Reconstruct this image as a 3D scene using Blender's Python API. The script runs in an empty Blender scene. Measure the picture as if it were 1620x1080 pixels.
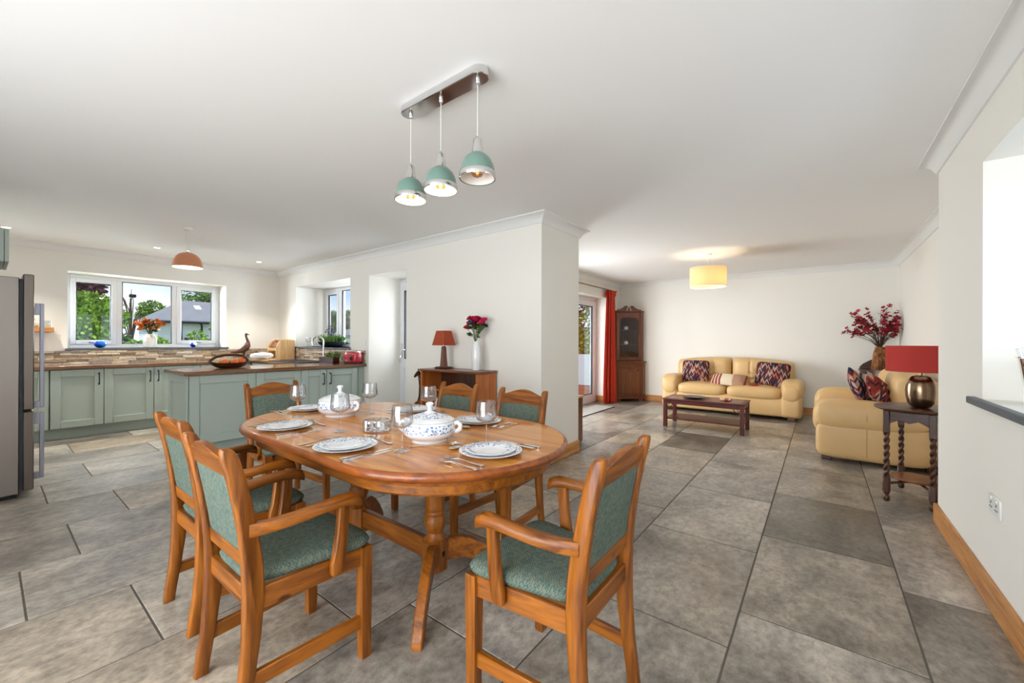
import bpy, bmesh, math, random
from mathutils import Vector, Matrix
random.seed(7)
PI = math.pi
S = bpy.context.scene
COL = S.collection

# ------------------------------------------------------------------ camera
F_PX = 638.6                      # focal length in pixels of a 1620-wide frame
YAW, ROLL, EYE = math.radians(37.395), math.radians(0.158), 1.21
fw = Vector((-math.sin(YAW), math.cos(YAW), 0)); rt0 = Vector((math.cos(YAW), math.sin(YAW), 0)); up0 = Vector((0, 0, 1))
rt = rt0*math.cos(ROLL) + up0*math.sin(ROLL); up = up0*math.cos(ROLL) - rt0*math.sin(ROLL)
cam_d = bpy.data.cameras.new('camera'); cam = bpy.data.objects.new('camera', cam_d); COL.objects.link(cam)
cam_d.sensor_width = 36.0; cam_d.lens = 36.0*F_PX/1620.0; cam_d.clip_start = 0.02; cam_d.clip_end = 300
m = Matrix.Identity(4)
for i in range(3):
    m[i][0] = rt[i]; m[i][1] = up[i]; m[i][2] = -fw[i]
m[2][3] = EYE
cam.matrix_world = m
S.camera = cam

# ------------------------------------------------------------------ world, sun, added daylight fill, exposure
S.view_settings.view_transform = 'Standard'; S.view_settings.look = 'None'
S.view_settings.gamma = 1.0; S.view_settings.use_curve_mapping = False
S.view_settings.exposure = 0.52
W = bpy.data.worlds.new('sky'); S.world = W; W.use_nodes = True
wn, wl = W.node_tree.nodes, W.node_tree.links
bg = wn['Background']; bg.inputs[1].default_value = .85
tc = wn.new('ShaderNodeTexCoord'); mp = wn.new('ShaderNodeMapping'); mp.inputs['Scale'].default_value = (1, 1, 2.6)
nz = wn.new('ShaderNodeTexNoise'); nz.inputs['Scale'].default_value = 2.3; nz.inputs['Detail'].default_value = 7
rp = wn.new('ShaderNodeValToRGB'); rp.color_ramp.elements[0].position = 0.42; rp.color_ramp.elements[1].position = 0.62
rp.color_ramp.elements[0].color = (0.42, 0.64, 0.95, 1); rp.color_ramp.elements[1].color = (0.92, 0.95, 1.0, 1)
wl.new(tc.outputs['Generated'], mp.inputs[0]); wl.new(mp.outputs[0], nz.inputs['Vector']); wl.new(nz.outputs[0], rp.inputs[0]); wl.new(rp.outputs[0], bg.inputs[0])
def light(name, kind, loc, energy, color=(1, 1, 1), aim=None, **kw):
    d = bpy.data.lights.new(name, kind); o = bpy.data.objects.new(name, d); COL.objects.link(o)
    d.energy = energy; d.color = color; o.location = loc
    for k, v in kw.items(): setattr(d, k, v)
    if aim is not None:
        o.rotation_euler = (Vector(aim) - Vector(loc)).to_track_quat('-Z', 'Y').to_euler()
    return o
light('sun', 'SUN', (0, 0, 20), 2.3, (1, .96, .88), aim=(-8, 7, 0), angle=0.03)
DAY = (0.94, 0.975, 1.0); COOL = (0.82, 0.91, 1.0)
R4 = dict(shape='RECTANGLE')
light('fill_behind_viewer', 'AREA', (-1.2, -1.75, 1.15), 105, DAY, aim=(-1.2, 3, 1.5), size=2.9, size_y=2.0, **R4)  # fill light added outside the invented rear doors, never in view
light('daylight_fill_side', 'AREA', (1.55, 1.9, 1.6), 10, COOL, aim=(-3, 2.1, 1.6), size=1.6, size_y=1.1, **R4)  # from here on: unseen lamps added outside the openings to strengthen the daylight
light('daylight_fill_kitchen', 'AREA', (-9.5, 1.55, 3.7), 540, COOL, aim=(-6.6, 1.55, 0.6), size=2.6, size_y=1.8, **R4)
light('daylight_fill_kitchen', 'AREA', (-9.1, -.45, 1.7), 270, COOL, aim=(-6.0, 2.2, 1.5), size=1.7, size_y=1.6, **R4)
light('daylight_fill_kitchen', 'AREA', (-9.3, 3.4, 1.7), 270, COOL, aim=(-6.0, .9, 1.5), size=1.2, size_y=1.6, **R4)
light('daylight_fill_sink', 'AREA', (-5.75, 4.12, 1.65), 28, COOL, aim=(-6.1, 2.0, 1.4), size=.7, size_y=.9, **R4)
light('daylight_fill_back_door', 'AREA', (-4.45, 4.12, 1.2), 10, COOL, aim=(-4.75, 2.0, 1.1), size=.5, size_y=1.6, **R4)
light('daylight_fill_garden', 'AREA', (-4.15, 5.45, 1.05), 95, DAY, aim=(-1.6, 6.4, .8), size=1.7, size_y=1.9, **R4)
light('daylight_fill_garden', 'AREA', (-5.2, 6.4, 3.3), 280, DAY, aim=(-2.0, 6.3, 0.2), size=2.6, size_y=1.8, **R4)

# ------------------------------------------------------------------ mesh helpers
def s3(r, g, b):
    def f(c):
        c /= 255.0
        return c/12.92 if c <= 0.04045 else ((c+0.055)/1.055)**2.4
    return (f(r), f(g), f(b), 1)

class B:
    """collects shapes; obj() links them as one mesh object"""
    def __init__(s): s.v = []; s.f = []
    def add(s, vs, fs, M=None):
        o = len(s.v)
        s.v += [tuple(M @ Vector(p)) if M is not None else tuple(p) for p in vs]
        s.f += [tuple(i+o for i in q) for q in fs]
        return s
    def box(s, x0, x1, y0, y1, z0, z1, c=0.0, M=None):
        if c <= 0:
            v = [(x, y, z) for z in (z0, z1) for y in (y0, y1) for x in (x0, x1)]
            return s.add(v, [(0, 2, 3, 1), (4, 5, 7, 6), (0, 1, 5, 4), (2, 6, 7, 3), (0, 4, 6, 2), (1, 3, 7, 5)], M)
        c = min(c, (x1-x0)/2.01, (y1-y0)/2.01, (z1-z0)/2.01)
        v = []; ix = {}
        X = (x0, x1); Y = (y0, y1); Z = (z0, z1)
        for i in (0, 1):
            for j in (0, 1):
                for k in (0, 1):
                    cx, cy, cz = X[i], Y[j], Z[k]; dx = c*(1-2*i); dy = c*(1-2*j); dz = c*(1-2*k)
                    ix[i, j, k] = len(v)
                    v += [(cx, cy+dy, cz+dz), (cx+dx, cy, cz+dz), (cx+dx, cy+dy, cz)]
        f = []
        def q(*a): f.append(tuple(a))
        g = lambda i, j, k, t: ix[i, j, k]+t
        q(g(0,0,0,0), g(0,0,1,0), g(0,1,1,0), g(0,1,0,0)); q(g(1,0,0,0), g(1,1,0,0), g(1,1,1,0), g(1,0,1,0))
        q(g(0,0,0,1), g(1,0,0,1), g(1,0,1,1), g(0,0,1,1)); q(g(0,1,0,1), g(0,1,1,1), g(1,1,1,1), g(1,1,0,1))
        q(g(0,0,0,2), g(0,1,0,2), g(1,1,0,2), g(1,0,0,2)); q(g(0,0,1,2), g(1,0,1,2), g(1,1,1,2), g(0,1,1,2))
        for a in (0, 1):
            for b in (0, 1):
                e = (g(0,a,b,1), g(0,a,b,2), g(1,a,b,2), g(1,a,b,1)); q(*(e if a == b else e[::-1]))
                e = (g(a,0,b,0), g(a,1,b,0), g(a,1,b,2), g(a,0,b,2)); q(*(e if a == b else e[::-1]))
                e = (g(a,b,0,0), g(a,b,0,1), g(a,b,1,1), g(a,b,1,0)); q(*(e if a == b else e[::-1]))
        for i in (0, 1):
            for j in (0, 1):
                for k in (0, 1):
                    t = (g(i,j,k,0), g(i,j,k,1), g(i,j,k,2)); q(*(t if (i+j+k) % 2 == 0 else t[::-1]))
        return s.add(v, f, M)
    def loft(s, rings, caps=True, M=None, closed=False):
        n = len(rings[0]); v = [p for r in rings for p in r]; f = []
        R = len(rings)
        for i in range(R if closed else R-1):
            a = i*n; b = ((i+1) % R)*n
            for k in range(n):
                l = (k+1) % n
                f.append((a+k, a+l, b+l, b+k))
        if caps and not closed:
            f.append(tuple(range(n))[::-1]); f.append(tuple(range((R-1)*n, R*n)))
        return s.add(v, f, M)
    def lathe(s, prof, seg=24, M=None, caps=True):
        return s.loft([[(r*math.cos(2*PI*k/seg), r*math.sin(2*PI*k/seg), z) for k in range(seg)] for r, z in prof], caps, M)
    def tube(s, path, r, seg=8, M=None, flat=1.0, caps=True):
        P = [Vector(p) for p in path]; n = len(P); rs = r if isinstance(r, (list, tuple)) else [r]*n
        rings = []; T0 = (P[1]-P[0]).normalized()
        a = Vector((0, 0, 1)) if abs(T0.z) < .9 else Vector((1, 0, 0))
        N = (a - T0*a.dot(T0)).normalized()
        for i in range(n):
            T = ((P[min(i+1, n-1)]-P[max(i-1, 0)])).normalized()
            N = (N - T*N.dot(T)).normalized(); Bn = T.cross(N)
            rings.append([tuple(P[i] + N*(rs[i]*flat*math.cos(2*PI*k/seg)) + Bn*(rs[i]*math.sin(2*PI*k/seg))) for k in range(seg)])
        return s.loft(rings, caps, M)
    def prism(s, poly, t0, t1, axis='x', c=0.0, M=None):
        """2-D polygon (counter-clockwise) extruded along an axis; poly is in the other two axes in order"""
        def inset(d):
            n = len(poly); out = []
            for i in range(n):
                p0, p, p1 = Vector(poly[i-1]), Vector(poly[i]), Vector(poly[(i+1) % n])
                e0 = (p-p0).normalized(); e1 = (p1-p).normalized()
                n0 = Vector((-e0.y, e0.x)); n1 = Vector((-e1.y, e1.x)); nn = n0+n1
                L = nn.length
                nn = nn/L if L > 1e-6 else n0
                k = d/max(.45, nn.dot(n0))
                out.append((p.x+nn.x*k, p.y+nn.y*k))
            return out
        def put(q, t):
            return [(t, a, b) if axis == 'x' else ((b, t, a) if axis == 'y' else (a, b, t)) for a, b in q]
        if c > 0:
            I = inset(c); rings = [put(I, t0), put(poly, t0+c), put(poly, t1-c), put(I, t1)]
        else:
            rings = [put(poly, t0), put(poly, t1)]
        return s.loft(rings, True, M)
    def puff(s, cx, cy, cz, sx, sy, sz, e1=.45, e2=.35, nu=28, nv=16, M=None, fn=None):
        """super-ellipsoid: a cushion, a padded box"""
        def pw(a, e): return math.copysign(abs(a)**e, a)
        rings = []
        for j in range(nv+1):
            ph = -PI/2 + PI*j/nv
            ph = max(-PI/2+.03, min(PI/2-.03, ph))
            r = []
            for k in range(nu):
                th = 2*PI*(k+.5)/nu
                p = [sx*pw(math.cos(ph), e1)*pw(math.cos(th), e2), sy*pw(math.cos(ph), e1)*pw(math.sin(th), e2), sz*pw(math.sin(ph), e1)]
                if fn: p = fn(*p)
                r.append((cx+p[0], cy+p[1], cz+p[2]))
            rings.append(r)
        return s.loft(rings, True, M)
    def pad(s, cx, cy, cz, w, h, d, fn=None, nx=44, nz=30, back=.5, M=None):
        """stuffed cushion standing upright: bulging front (-y) and flatter back on a dense grid"""
        def tk(u, v): return max(0.0, (1-abs(u)**7))**.42*max(0.0, (1-abs(v)**6))**.42
        v_ = []; f_ = []
        for side in (-1, 1):
            for j in range(nz+1):
                for i in range(nx+1):
                    u = -math.cos(PI*i/nx)*.35+(-1+2*i/nx)*.65; v = -math.cos(PI*j/nz)*.35+(-1+2*j/nz)*.65
                    rx = 1-.05*abs(v)**5; rz = 1-.05*abs(u)**5
                    x, z = u*w/2*rx, v*h/2*rz
                    y = side*d*tk(u, v)*(1 if side < 0 else back)
                    if fn and side < 0: y += fn(x, z)*tk(u, v)
                    v_.append((cx+x, cy+y, cz+z))
        n = (nx+1)*(nz+1)
        for q in (0, n):
            for j in range(nz):
                for i in range(nx):
                    a = q+j*(nx+1)+i; f_.append((a, a+1, a+nx+2, a+nx+1) if q == 0 else (a, a+nx+1, a+nx+2, a+1))
        return s.add(v_, f_, M)
    def obj(s, name, mat, parent=None, angle=38, smooth=True):
        me = bpy.data.meshes.new(name); me.from_pydata(s.v, [], s.f); me.update()
        bm = bmesh.new(); bm.from_mesh(me); bmesh.ops.remove_doubles(bm, verts=bm.verts[:], dist=1e-6); bmesh.ops.recalc_face_normals(bm, faces=bm.faces[:]); bm.to_mesh(me); bm.free()
        if smooth:
            me.polygons.foreach_set('use_smooth', [True]*len(me.polygons))
            me.set_sharp_from_angle(angle=math.radians(angle))
        o = bpy.data.objects.new(name, me); COL.objects.link(o)
        if mat is not None: me.materials.append(mat)
        if parent is not None: o.parent = parent
        return o

def tag(o, label, cat, group=None, kind=None):
    if label: o['label'] = label
    if cat: o['category'] = cat
    if group: o['group'] = group
    if kind: o['kind'] = kind
    return o
def thing(name, label, cat, loc=(0, 0, 0), rz=0.0, group=None):
    o = bpy.data.objects.new(name, None); COL.objects.link(o); o.empty_display_size = .1
    o.location = loc; o.rotation_euler = (0, 0, rz)
    return tag(o, label, cat, group)
def struct(name, b, mat, label=None, parent=None):
    o = b.obj(name, mat, parent, smooth=False)
    o['kind'] = 'structure'
    if label: o['label'] = label
    return o
def sempty(name, label=None, loc=(0, 0, 0)):
    o = bpy.data.objects.new(name, None); COL.objects.link(o); o.location = loc; o['kind'] = 'structure'
    if label: o['label'] = label
    return o
def copy_tree(o, parent=None):
    c = o.copy(); COL.objects.link(c); c.parent = parent
    for ch in list(o.children): copy_tree(ch, c)
    return c
def T(x=0, y=0, z=0): return Matrix.Translation((x, y, z))
def RX(a): return Matrix.Rotation(a, 4, 'X')
def RY(a): return Matrix.Rotation(a, 4, 'Y')
def RZ(a): return Matrix.Rotation(a, 4, 'Z')

# ------------------------------------------------------------------ materials
MATS = {}
def mat(name):
    m = bpy.data.materials.new(name); m.use_nodes = True; MATS[name] = m
    return m, m.node_tree.nodes, m.node_tree.links, m.node_tree.nodes['Principled BSDF']
def plain(name, col, rough=.5, metal=0.0, spec=.5, bump=0.0, bscale=60.0, coat=0.0, vary=0.0):
    m, n, l, p = mat(name)
    p.inputs['Base Color'].default_value = col; p.inputs['Roughness'].default_value = rough
    p.inputs['Metallic'].default_value = metal; p.inputs['Specular IOR Level'].default_value = spec
    p.inputs['Coat Weight'].default_value = coat
    tcn = n.new('ShaderNodeTexCoord')
    if vary > 0:
        nz = n.new('ShaderNodeTexNoise'); nz.inputs['Scale'].default_value = bscale*.12; nz.inputs['Detail'].default_value = 4
        mx = n.new('ShaderNodeMix'); mx.data_type = 'RGBA'
        mx.inputs['A'].default_value = tuple(c*(1-vary) for c in col[:3])+(1,); mx.inputs['B'].default_value = tuple(min(1, c*(1+vary)) for c in col[:3])+(1,)
        l.new(tcn.outputs['Object'], nz.inputs['Vector']); l.new(nz.outputs[0], mx.inputs['Factor']); l.new(mx.outputs['Result'], p.inputs['Base Color'])
    if bump > 0:
        nb = n.new('ShaderNodeTexNoise'); nb.inputs['Scale'].default_value = bscale; nb.inputs['Detail'].default_value = 5
        bp = n.new('ShaderNodeBump'); bp.inputs['Strength'].default_value = bump; bp.inputs['Distance'].default_value = .01
        l.new(tcn.outputs['Object'], nb.inputs['Vector']); l.new(nb.outputs[0], bp.inputs['Height']); l.new(bp.outputs[0], p.inputs['Normal'])
    return m
def wood(name, c0, c1, axis='z', scale=1.0, rough=.35, coat=.25, knots=False):
    m, n, l, p = mat(name)
    tcn = n.new('ShaderNodeTexCoord'); oi = n.new('ShaderNodeObjectInfo')
    mul = n.new('ShaderNodeMath'); mul.operation = 'MULTIPLY'; mul.inputs[1].default_value = 37.0
    add = n.new('ShaderNodeVectorMath'); add.operation = 'ADD'
    mp = n.new('ShaderNodeMapping')
    sc = {'x': (1.2, 16, 16), 'y': (16, 1.2, 16), 'z': (16, 16, 1.2)}[axis]
    mp.inputs['Scale'].default_value = tuple(q*scale for q in sc)
    l.new(oi.outputs['Random'], mul.inputs[0]); l.new(tcn.outputs['Object'], add.inputs[0]); l.new(mul.outputs[0], add.inputs[1])
    l.new(add.outputs[0], mp.inputs[0])
    nz = n.new('ShaderNodeTexNoise'); nz.inputs['Scale'].default_value = 1.6; nz.inputs['Detail'].default_value = 5; nz.inputs['Distortion'].default_value = .9
    n2 = n.new('ShaderNodeTexNoise'); n2.inputs['Scale'].default_value = 9; n2.inputs['Detail'].default_value = 3
    l.new(mp.outputs[0], nz.inputs['Vector']); l.new(mp.outputs[0], n2.inputs['Vector'])
    mm = n.new('ShaderNodeMath'); mm.operation = 'MULTIPLY_ADD'; mm.inputs[1].default_value = .35
    l.new(n2.outputs[0], mm.inputs[0]); l.new(nz.outputs[0], mm.inputs[2])
    r = n.new('ShaderNodeValToRGB'); r.color_ramp.elements[0].position = .47; r.color_ramp.elements[1].position = .84
    r.color_ramp.elements[0].color = c0; r.color_ramp.elements[1].color = c1
    l.new(mm.outputs[0], r.inputs[0]); out = r.outputs[0]
    if knots:
        vo = n.new('ShaderNodeTexVoronoi'); vo.inputs['Scale'].default_value = 5.5; vo.feature = 'F1'
        mk = n.new('ShaderNodeMapping'); mk.inputs['Scale'].default_value = {'x': (.6, 1.3, 1.3), 'y': (1.3, .6, 1.3), 'z': (1.3, 1.3, .6)}[axis]
        l.new(add.outputs[0], mk.inputs[0]); l.new(mk.outputs[0], vo.inputs['Vector'])
        kr = n.new('ShaderNodeValToRGB'); kr.color_ramp.elements[0].position = .045; kr.color_ramp.elements[1].position = .085
        kr.color_ramp.elements[0].color = (.22, .16, .12, 1); kr.color_ramp.elements[1].color = (1, 1, 1, 1)
        l.new(vo.outputs['Distance'], kr.inputs[0])
        mx = n.new('ShaderNodeMix'); mx.data_type = 'RGBA'; mx.blend_type = 'MULTIPLY'; mx.inputs['Factor'].default_value = 1
        l.new(out, mx.inputs['A']); l.new(kr.outputs[0], mx.inputs['B']); out = mx.outputs['Result']
    l.new(out, p.inputs['Base Color'])
    p.inputs['Roughness'].default_value = rough; p.inputs['Coat Weight'].default_value = coat; p.inputs['Coat Roughness'].default_value = .06
    bp = n.new('ShaderNodeBump'); bp.inputs['Strength'].default_value = .08; bp.inputs['Distance'].default_value = .004
    l.new(n2.outputs[0], bp.inputs['Height']); l.new(bp.outputs[0], p.inputs['Normal'])
    return m
def woods(name, c0, c1, **k):
    return {a: wood(name+'_'+a, c0, c1, a, **k) for a in 'xyz'}
def speckle(name, cols, scale, rough=.9, bump=.6, stretch=(1, 1, 1), rnd=1.0):
    m, n, l, p = mat(name)
    tcn = n.new('ShaderNodeTexCoord'); mp = n.new('ShaderNodeMapping'); mp.inputs['Scale'].default_value = stretch
    vo = n.new('ShaderNodeTexVoronoi'); vo.inputs['Scale'].default_value = scale; vo.inputs['Randomness'].default_value = rnd
    l.new(tcn.outputs['Object'], mp.inputs[0]); l.new(mp.outputs[0], vo.inputs['Vector'])
    r = n.new('ShaderNodeValToRGB'); r.color_ramp.interpolation = 'CONSTANT'
    for i, (pos, c) in enumerate(cols):
        if i < 2: e = r.color_ramp.elements[i]; e.position = pos
        else: e = r.color_ramp.elements.new(pos)
        e.color = c
    sp = n.new('ShaderNodeSeparateColor'); l.new(vo.outputs['Color'], sp.inputs[0]); l.new(sp.outputs[0], r.inputs[0])
    l.new(r.outputs[0], p.inputs['Base Color']); p.inputs['Roughness'].default_value = rough; p.inputs['Specular IOR Level'].default_value = .2
    bp = n.new('ShaderNodeBump'); bp.inputs['Strength'].default_value = bump; bp.inputs['Distance'].default_value = .003; bp.invert = True
    l.new(vo.outputs['Distance'], bp.inputs['Height']); l.new(bp.outputs[0], p.inputs['Normal'])
    return m
def glass(name, tint=(1, 1, 1, 1), gloss=.06, rough=0.0, pw=3.5):
    m = bpy.data.materials.new(name); m.use_nodes = True; n = m.node_tree.nodes; l = m.node_tree.links; n.clear()
    out = n.new('ShaderNodeOutputMaterial'); tr = n.new('ShaderNodeBsdfTransparent'); gl = n.new('ShaderNodeBsdfGlossy'); mx = n.new('ShaderNodeMixShader')
    tr.inputs[0].default_value = tint; gl.inputs['Roughness'].default_value = rough
    fr = n.new('ShaderNodeLayerWeight'); fr.inputs['Blend'].default_value = .5
    pw_ = n.new('ShaderNodeMath'); pw_.operation = 'POWER'; pw_.inputs[1].default_value = pw; l.new(fr.outputs['Facing'], pw_.inputs[0])
    m8 = n.new('ShaderNodeMath'); m8.operation = 'MULTIPLY'; m8.inputs[1].default_value = .9; l.new(pw_.outputs[0], m8.inputs[0])
    ma = n.new('ShaderNodeMath'); ma.operation = 'ADD'; ma.inputs[1].default_value = gloss; ma.use_clamp = True
    l.new(m8.outputs[0], ma.inputs[0]); l.new(ma.outputs[0], mx.inputs[0]); l.new(tr.outputs[0], mx.inputs[1]); l.new(gl.outputs[0], mx.inputs[2]); l.new(mx.outputs[0], out.inputs[0])
    MATS[name] = m
    return m
def emit(name, col, strength):
    m = bpy.data.materials.new(name); m.use_nodes = True; n = m.node_tree.nodes; l = m.node_tree.links; n.clear()
    out = n.new('ShaderNodeOutputMaterial'); e = n.new('ShaderNodeEmission'); e.inputs[0].default_value = col; e.inputs[1].default_value = strength
    l.new(e.outputs[0], out.inputs[0]); return m

WALL = plain('wall_paint', s3(240, 237, 229), .85, spec=.15, bump=.03, bscale=25)
CEIL = plain('ceiling_paint', s3(241, 240, 238), .9, spec=.1)
TRIMW = plain('white_gloss_trim', s3(234, 234, 232), .35)
UPVC = plain('white_upvc', s3(236, 238, 240), .28)
SEAL = plain('black_seal', s3(24, 28, 36), .5)
GLASS = glass('window_glass', gloss=.02)
OAK = woods('oak_trim', s3(168, 104, 46), s3(214, 152, 84), rough=.45, coat=.1)
PINE = woods('polished_pine', s3(98, 48, 6), s3(166, 96, 18), rough=.42, coat=.06, knots=True)
PINET = woods('polished_pine_top', s3(170, 92, 8), s3(214, 142, 32), rough=.45, coat=.55, knots=True, scale=.7)
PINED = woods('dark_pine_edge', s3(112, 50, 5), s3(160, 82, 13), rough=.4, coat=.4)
def tweed():
    """basket weave: light and dark threads in a fine check, each thread a slightly different colour"""
    m, n, l, p = mat('green_tweed')
    tcn = n.new('ShaderNodeTexCoord'); ck = n.new('ShaderNodeTexChecker'); ck.inputs['Scale'].default_value = 190
    ck.inputs['Color1'].default_value = s3(56, 82, 78); ck.inputs['Color2'].default_value = s3(114, 124, 110)
    vo = n.new('ShaderNodeTexVoronoi'); vo.inputs['Scale'].default_value = 110; vo.inputs['Randomness'].default_value = .5
    l.new(tcn.outputs['Object'], ck.inputs['Vector']); l.new(tcn.outputs['Object'], vo.inputs['Vector'])
    sp = n.new('ShaderNodeSeparateColor'); l.new(vo.outputs['Color'], sp.inputs[0])
    r = n.new('ShaderNodeValToRGB'); r.color_ramp.elements[0].color = s3(58, 92, 90); r.color_ramp.elements[1].color = s3(134, 132, 112)
    l.new(sp.outputs[0], r.inputs[0])
    mx = n.new('ShaderNodeMix'); mx.data_type = 'RGBA'; mx.inputs['Factor'].default_value = .4; l.new(ck.outputs['Color'], mx.inputs['A']); l.new(r.outputs[0], mx.inputs['B'])
    l.new(mx.outputs['Result'], p.inputs['Base Color']); p.inputs['Roughness'].default_value = .92; p.inputs['Specular IOR Level'].default_value = .2
    bp = n.new('ShaderNodeBump'); bp.inputs['Strength'].default_value = .5; bp.inputs['Distance'].default_value = .002
    l.new(ck.outputs['Fac'], bp.inputs['Height']); l.new(bp.outputs[0], p.inputs['Normal'])
    return m
TWEED = tweed()
SAGE = plain('sage_green_paint', s3(166, 177, 168), .5, bump=.03, bscale=120)
SAGED = plain('sage_green_plinth', s3(158, 169, 160), .5)
WALNUT = woods('walnut_worktop', s3(88, 58, 40), s3(146, 104, 72), rough=.22, coat=.6)
BLACKM = plain('black_metal', s3(34, 35, 38), .35, .6)
CHROME = plain('chrome', s3(222, 222, 222), .09, 1.0)
STEEL = plain('brushed_steel', s3(146, 140, 136), .36, 1.0)
STEELD = plain('dark_brushed_steel', s3(120, 112, 106), .3, 1.0)
STEELG = plain('grey_handle_steel', s3(150, 152, 166), .35, .8)
COPPER = plain('copper', s3(240, 168, 132), .16, 1.0)
BRONZE = plain('bronze_glaze', s3(148, 124, 100), .22, 1.0, bump=.15, bscale=14)
SLATE = plain('slate_sill', s3(84, 93, 100), .5, bump=.15, bscale=30, vary=.2)
LEATHER = plain('tan_leather', s3(218, 180, 124), .42, bump=.06, bscale=90, vary=.06)
MAHOG = woods('mahogany', s3(66, 16, 10), s3(104, 36, 24), rough=.45, coat=.06)
DARKW = woods('dark_oak', s3(46, 20, 8), s3(84, 44, 20), rough=.36, coat=.1)
CABW = woods('reddish_mahogany', s3(74, 34, 18), s3(124, 66, 36), rough=.3, coat=.3)
TEAK = woods('teak_veneer', s3(158, 82, 26), s3(194, 112, 46), rough=.4, coat=.15)
TEAKD = woods('teak_top', s3(96, 52, 30), s3(134, 78, 48), rough=.35, coat=.2)
LIGHTW = woods('light_pine', s3(196, 152, 98), s3(226, 190, 138), rough=.5, coat=0)
PORC = plain('white_porcelain', s3(236, 236, 236), .12, coat=.5)
SILVER = plain('silver_cutlery', s3(226, 222, 216), .16, 1.0)
WINEG = glass('clear_wine_glass', tint=(.94, .95, .96, 1), gloss=.08, pw=2.0)
CUTG = glass('cut_glass', tint=(.9, .93, .95, 1), gloss=.25, rough=.05, pw=2.0)
REDF = plain('red_lampshade', s3(176, 62, 56), .9, spec=.1, bump=.1, bscale=200)
RUSTF = plain('rust_lampshade', s3(166, 78, 54), .9, spec=.1, bump=.1, bscale=200)
REDC = plain('red_curtain', s3(190, 58, 38), .75, spec=.25, bump=.1, bscale=60)
TEAL = plain('teal_enamel', s3(108, 140, 128), .28, coat=.3)
WHITEP = plain('white_plastic', s3(232, 232, 228), .4)
def decorated(name, lo, hi, mode, scale=55):
    """white china with a printed band of small blue flowers; mode 'r' = ring on a plate, 'z' = band round a pot"""
    m, n, l, p = mat(name)
    tcn = n.new('ShaderNodeTexCoord'); sx = n.new('ShaderNodeSeparateXYZ'); l.new(tcn.outputs['Object'], sx.inputs[0])
    if mode == 'r':
        cb = n.new('ShaderNodeCombineXYZ'); l.new(sx.outputs[0], cb.inputs[0]); l.new(sx.outputs[1], cb.inputs[1])
        ln = n.new('ShaderNodeVectorMath'); ln.operation = 'LENGTH'; l.new(cb.outputs[0], ln.inputs[0]); val = ln.outputs['Value']
    else: val = sx.outputs[2]
    g = n.new('ShaderNodeMath'); g.operation = 'GREATER_THAN'; g.inputs[1].default_value = lo; l.new(val, g.inputs[0])
    h = n.new('ShaderNodeMath'); h.operation = 'LESS_THAN'; h.inputs[1].default_value = hi; l.new(val, h.inputs[0])
    vo = n.new('ShaderNodeTexVoronoi'); vo.inputs['Scale'].default_value = scale; l.new(tcn.outputs['Object'], vo.inputs['Vector'])
    t = n.new('ShaderNodeMath'); t.operation = 'LESS_THAN'; t.inputs[1].default_value = .44; l.new(vo.outputs['Distance'], t.inputs[0])
    a = n.new('ShaderNodeMath'); a.operation = 'MULTIPLY'; l.new(g.outputs[0], a.inputs[0]); l.new(h.outputs[0], a.inputs[1])
    b = n.new('ShaderNodeMath'); b.operation = 'MULTIPLY'; l.new(a.outputs[0], b.inputs[0]); l.new(t.outputs[0], b.inputs[1])
    r = n.new('ShaderNodeValToRGB'); r.color_ramp.interpolation = 'CONSTANT'
    r.color_ramp.elements[0].color = s3(118, 152, 206); r.color_ramp.elements[1].position = .35; r.color_ramp.elements[1].color = s3(168, 184, 208)
    e = r.color_ramp.elements.new(.6); e.color = s3(104, 140, 200); e = r.color_ramp.elements.new(.86); e.color = s3(160, 160, 168)
    sp = n.new('ShaderNodeSeparateColor'); l.new(vo.outputs['Color'], sp.inputs[0]); l.new(sp.outputs[0], r.inputs[0])
    mx = n.new('ShaderNodeMix'); mx.data_type = 'RGBA'; mx.inputs['A'].default_value = s3(234, 236, 238)
    l.new(b.outputs[0], mx.inputs['Factor']); l.new(r.outputs[0], mx.inputs['B']); l.new(mx.outputs['Result'], p.inputs['Base Color'])
    p.inputs['Roughness'].default_value = .1; p.inputs['Coat Weight'].default_value = .5
    return m
PLATE_BIG = decorated('dinner_plate_china', .098, .124, 'r', 95)
PLATE_SM = decorated('dessert_plate_china', .066, .096, 'r', 100)
TUREEN = decorated('tureen_china', .045, .082, 'z', 85)
TUREENL = decorated('tureen_lid_china', .03, .085, 'r', 90)

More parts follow.
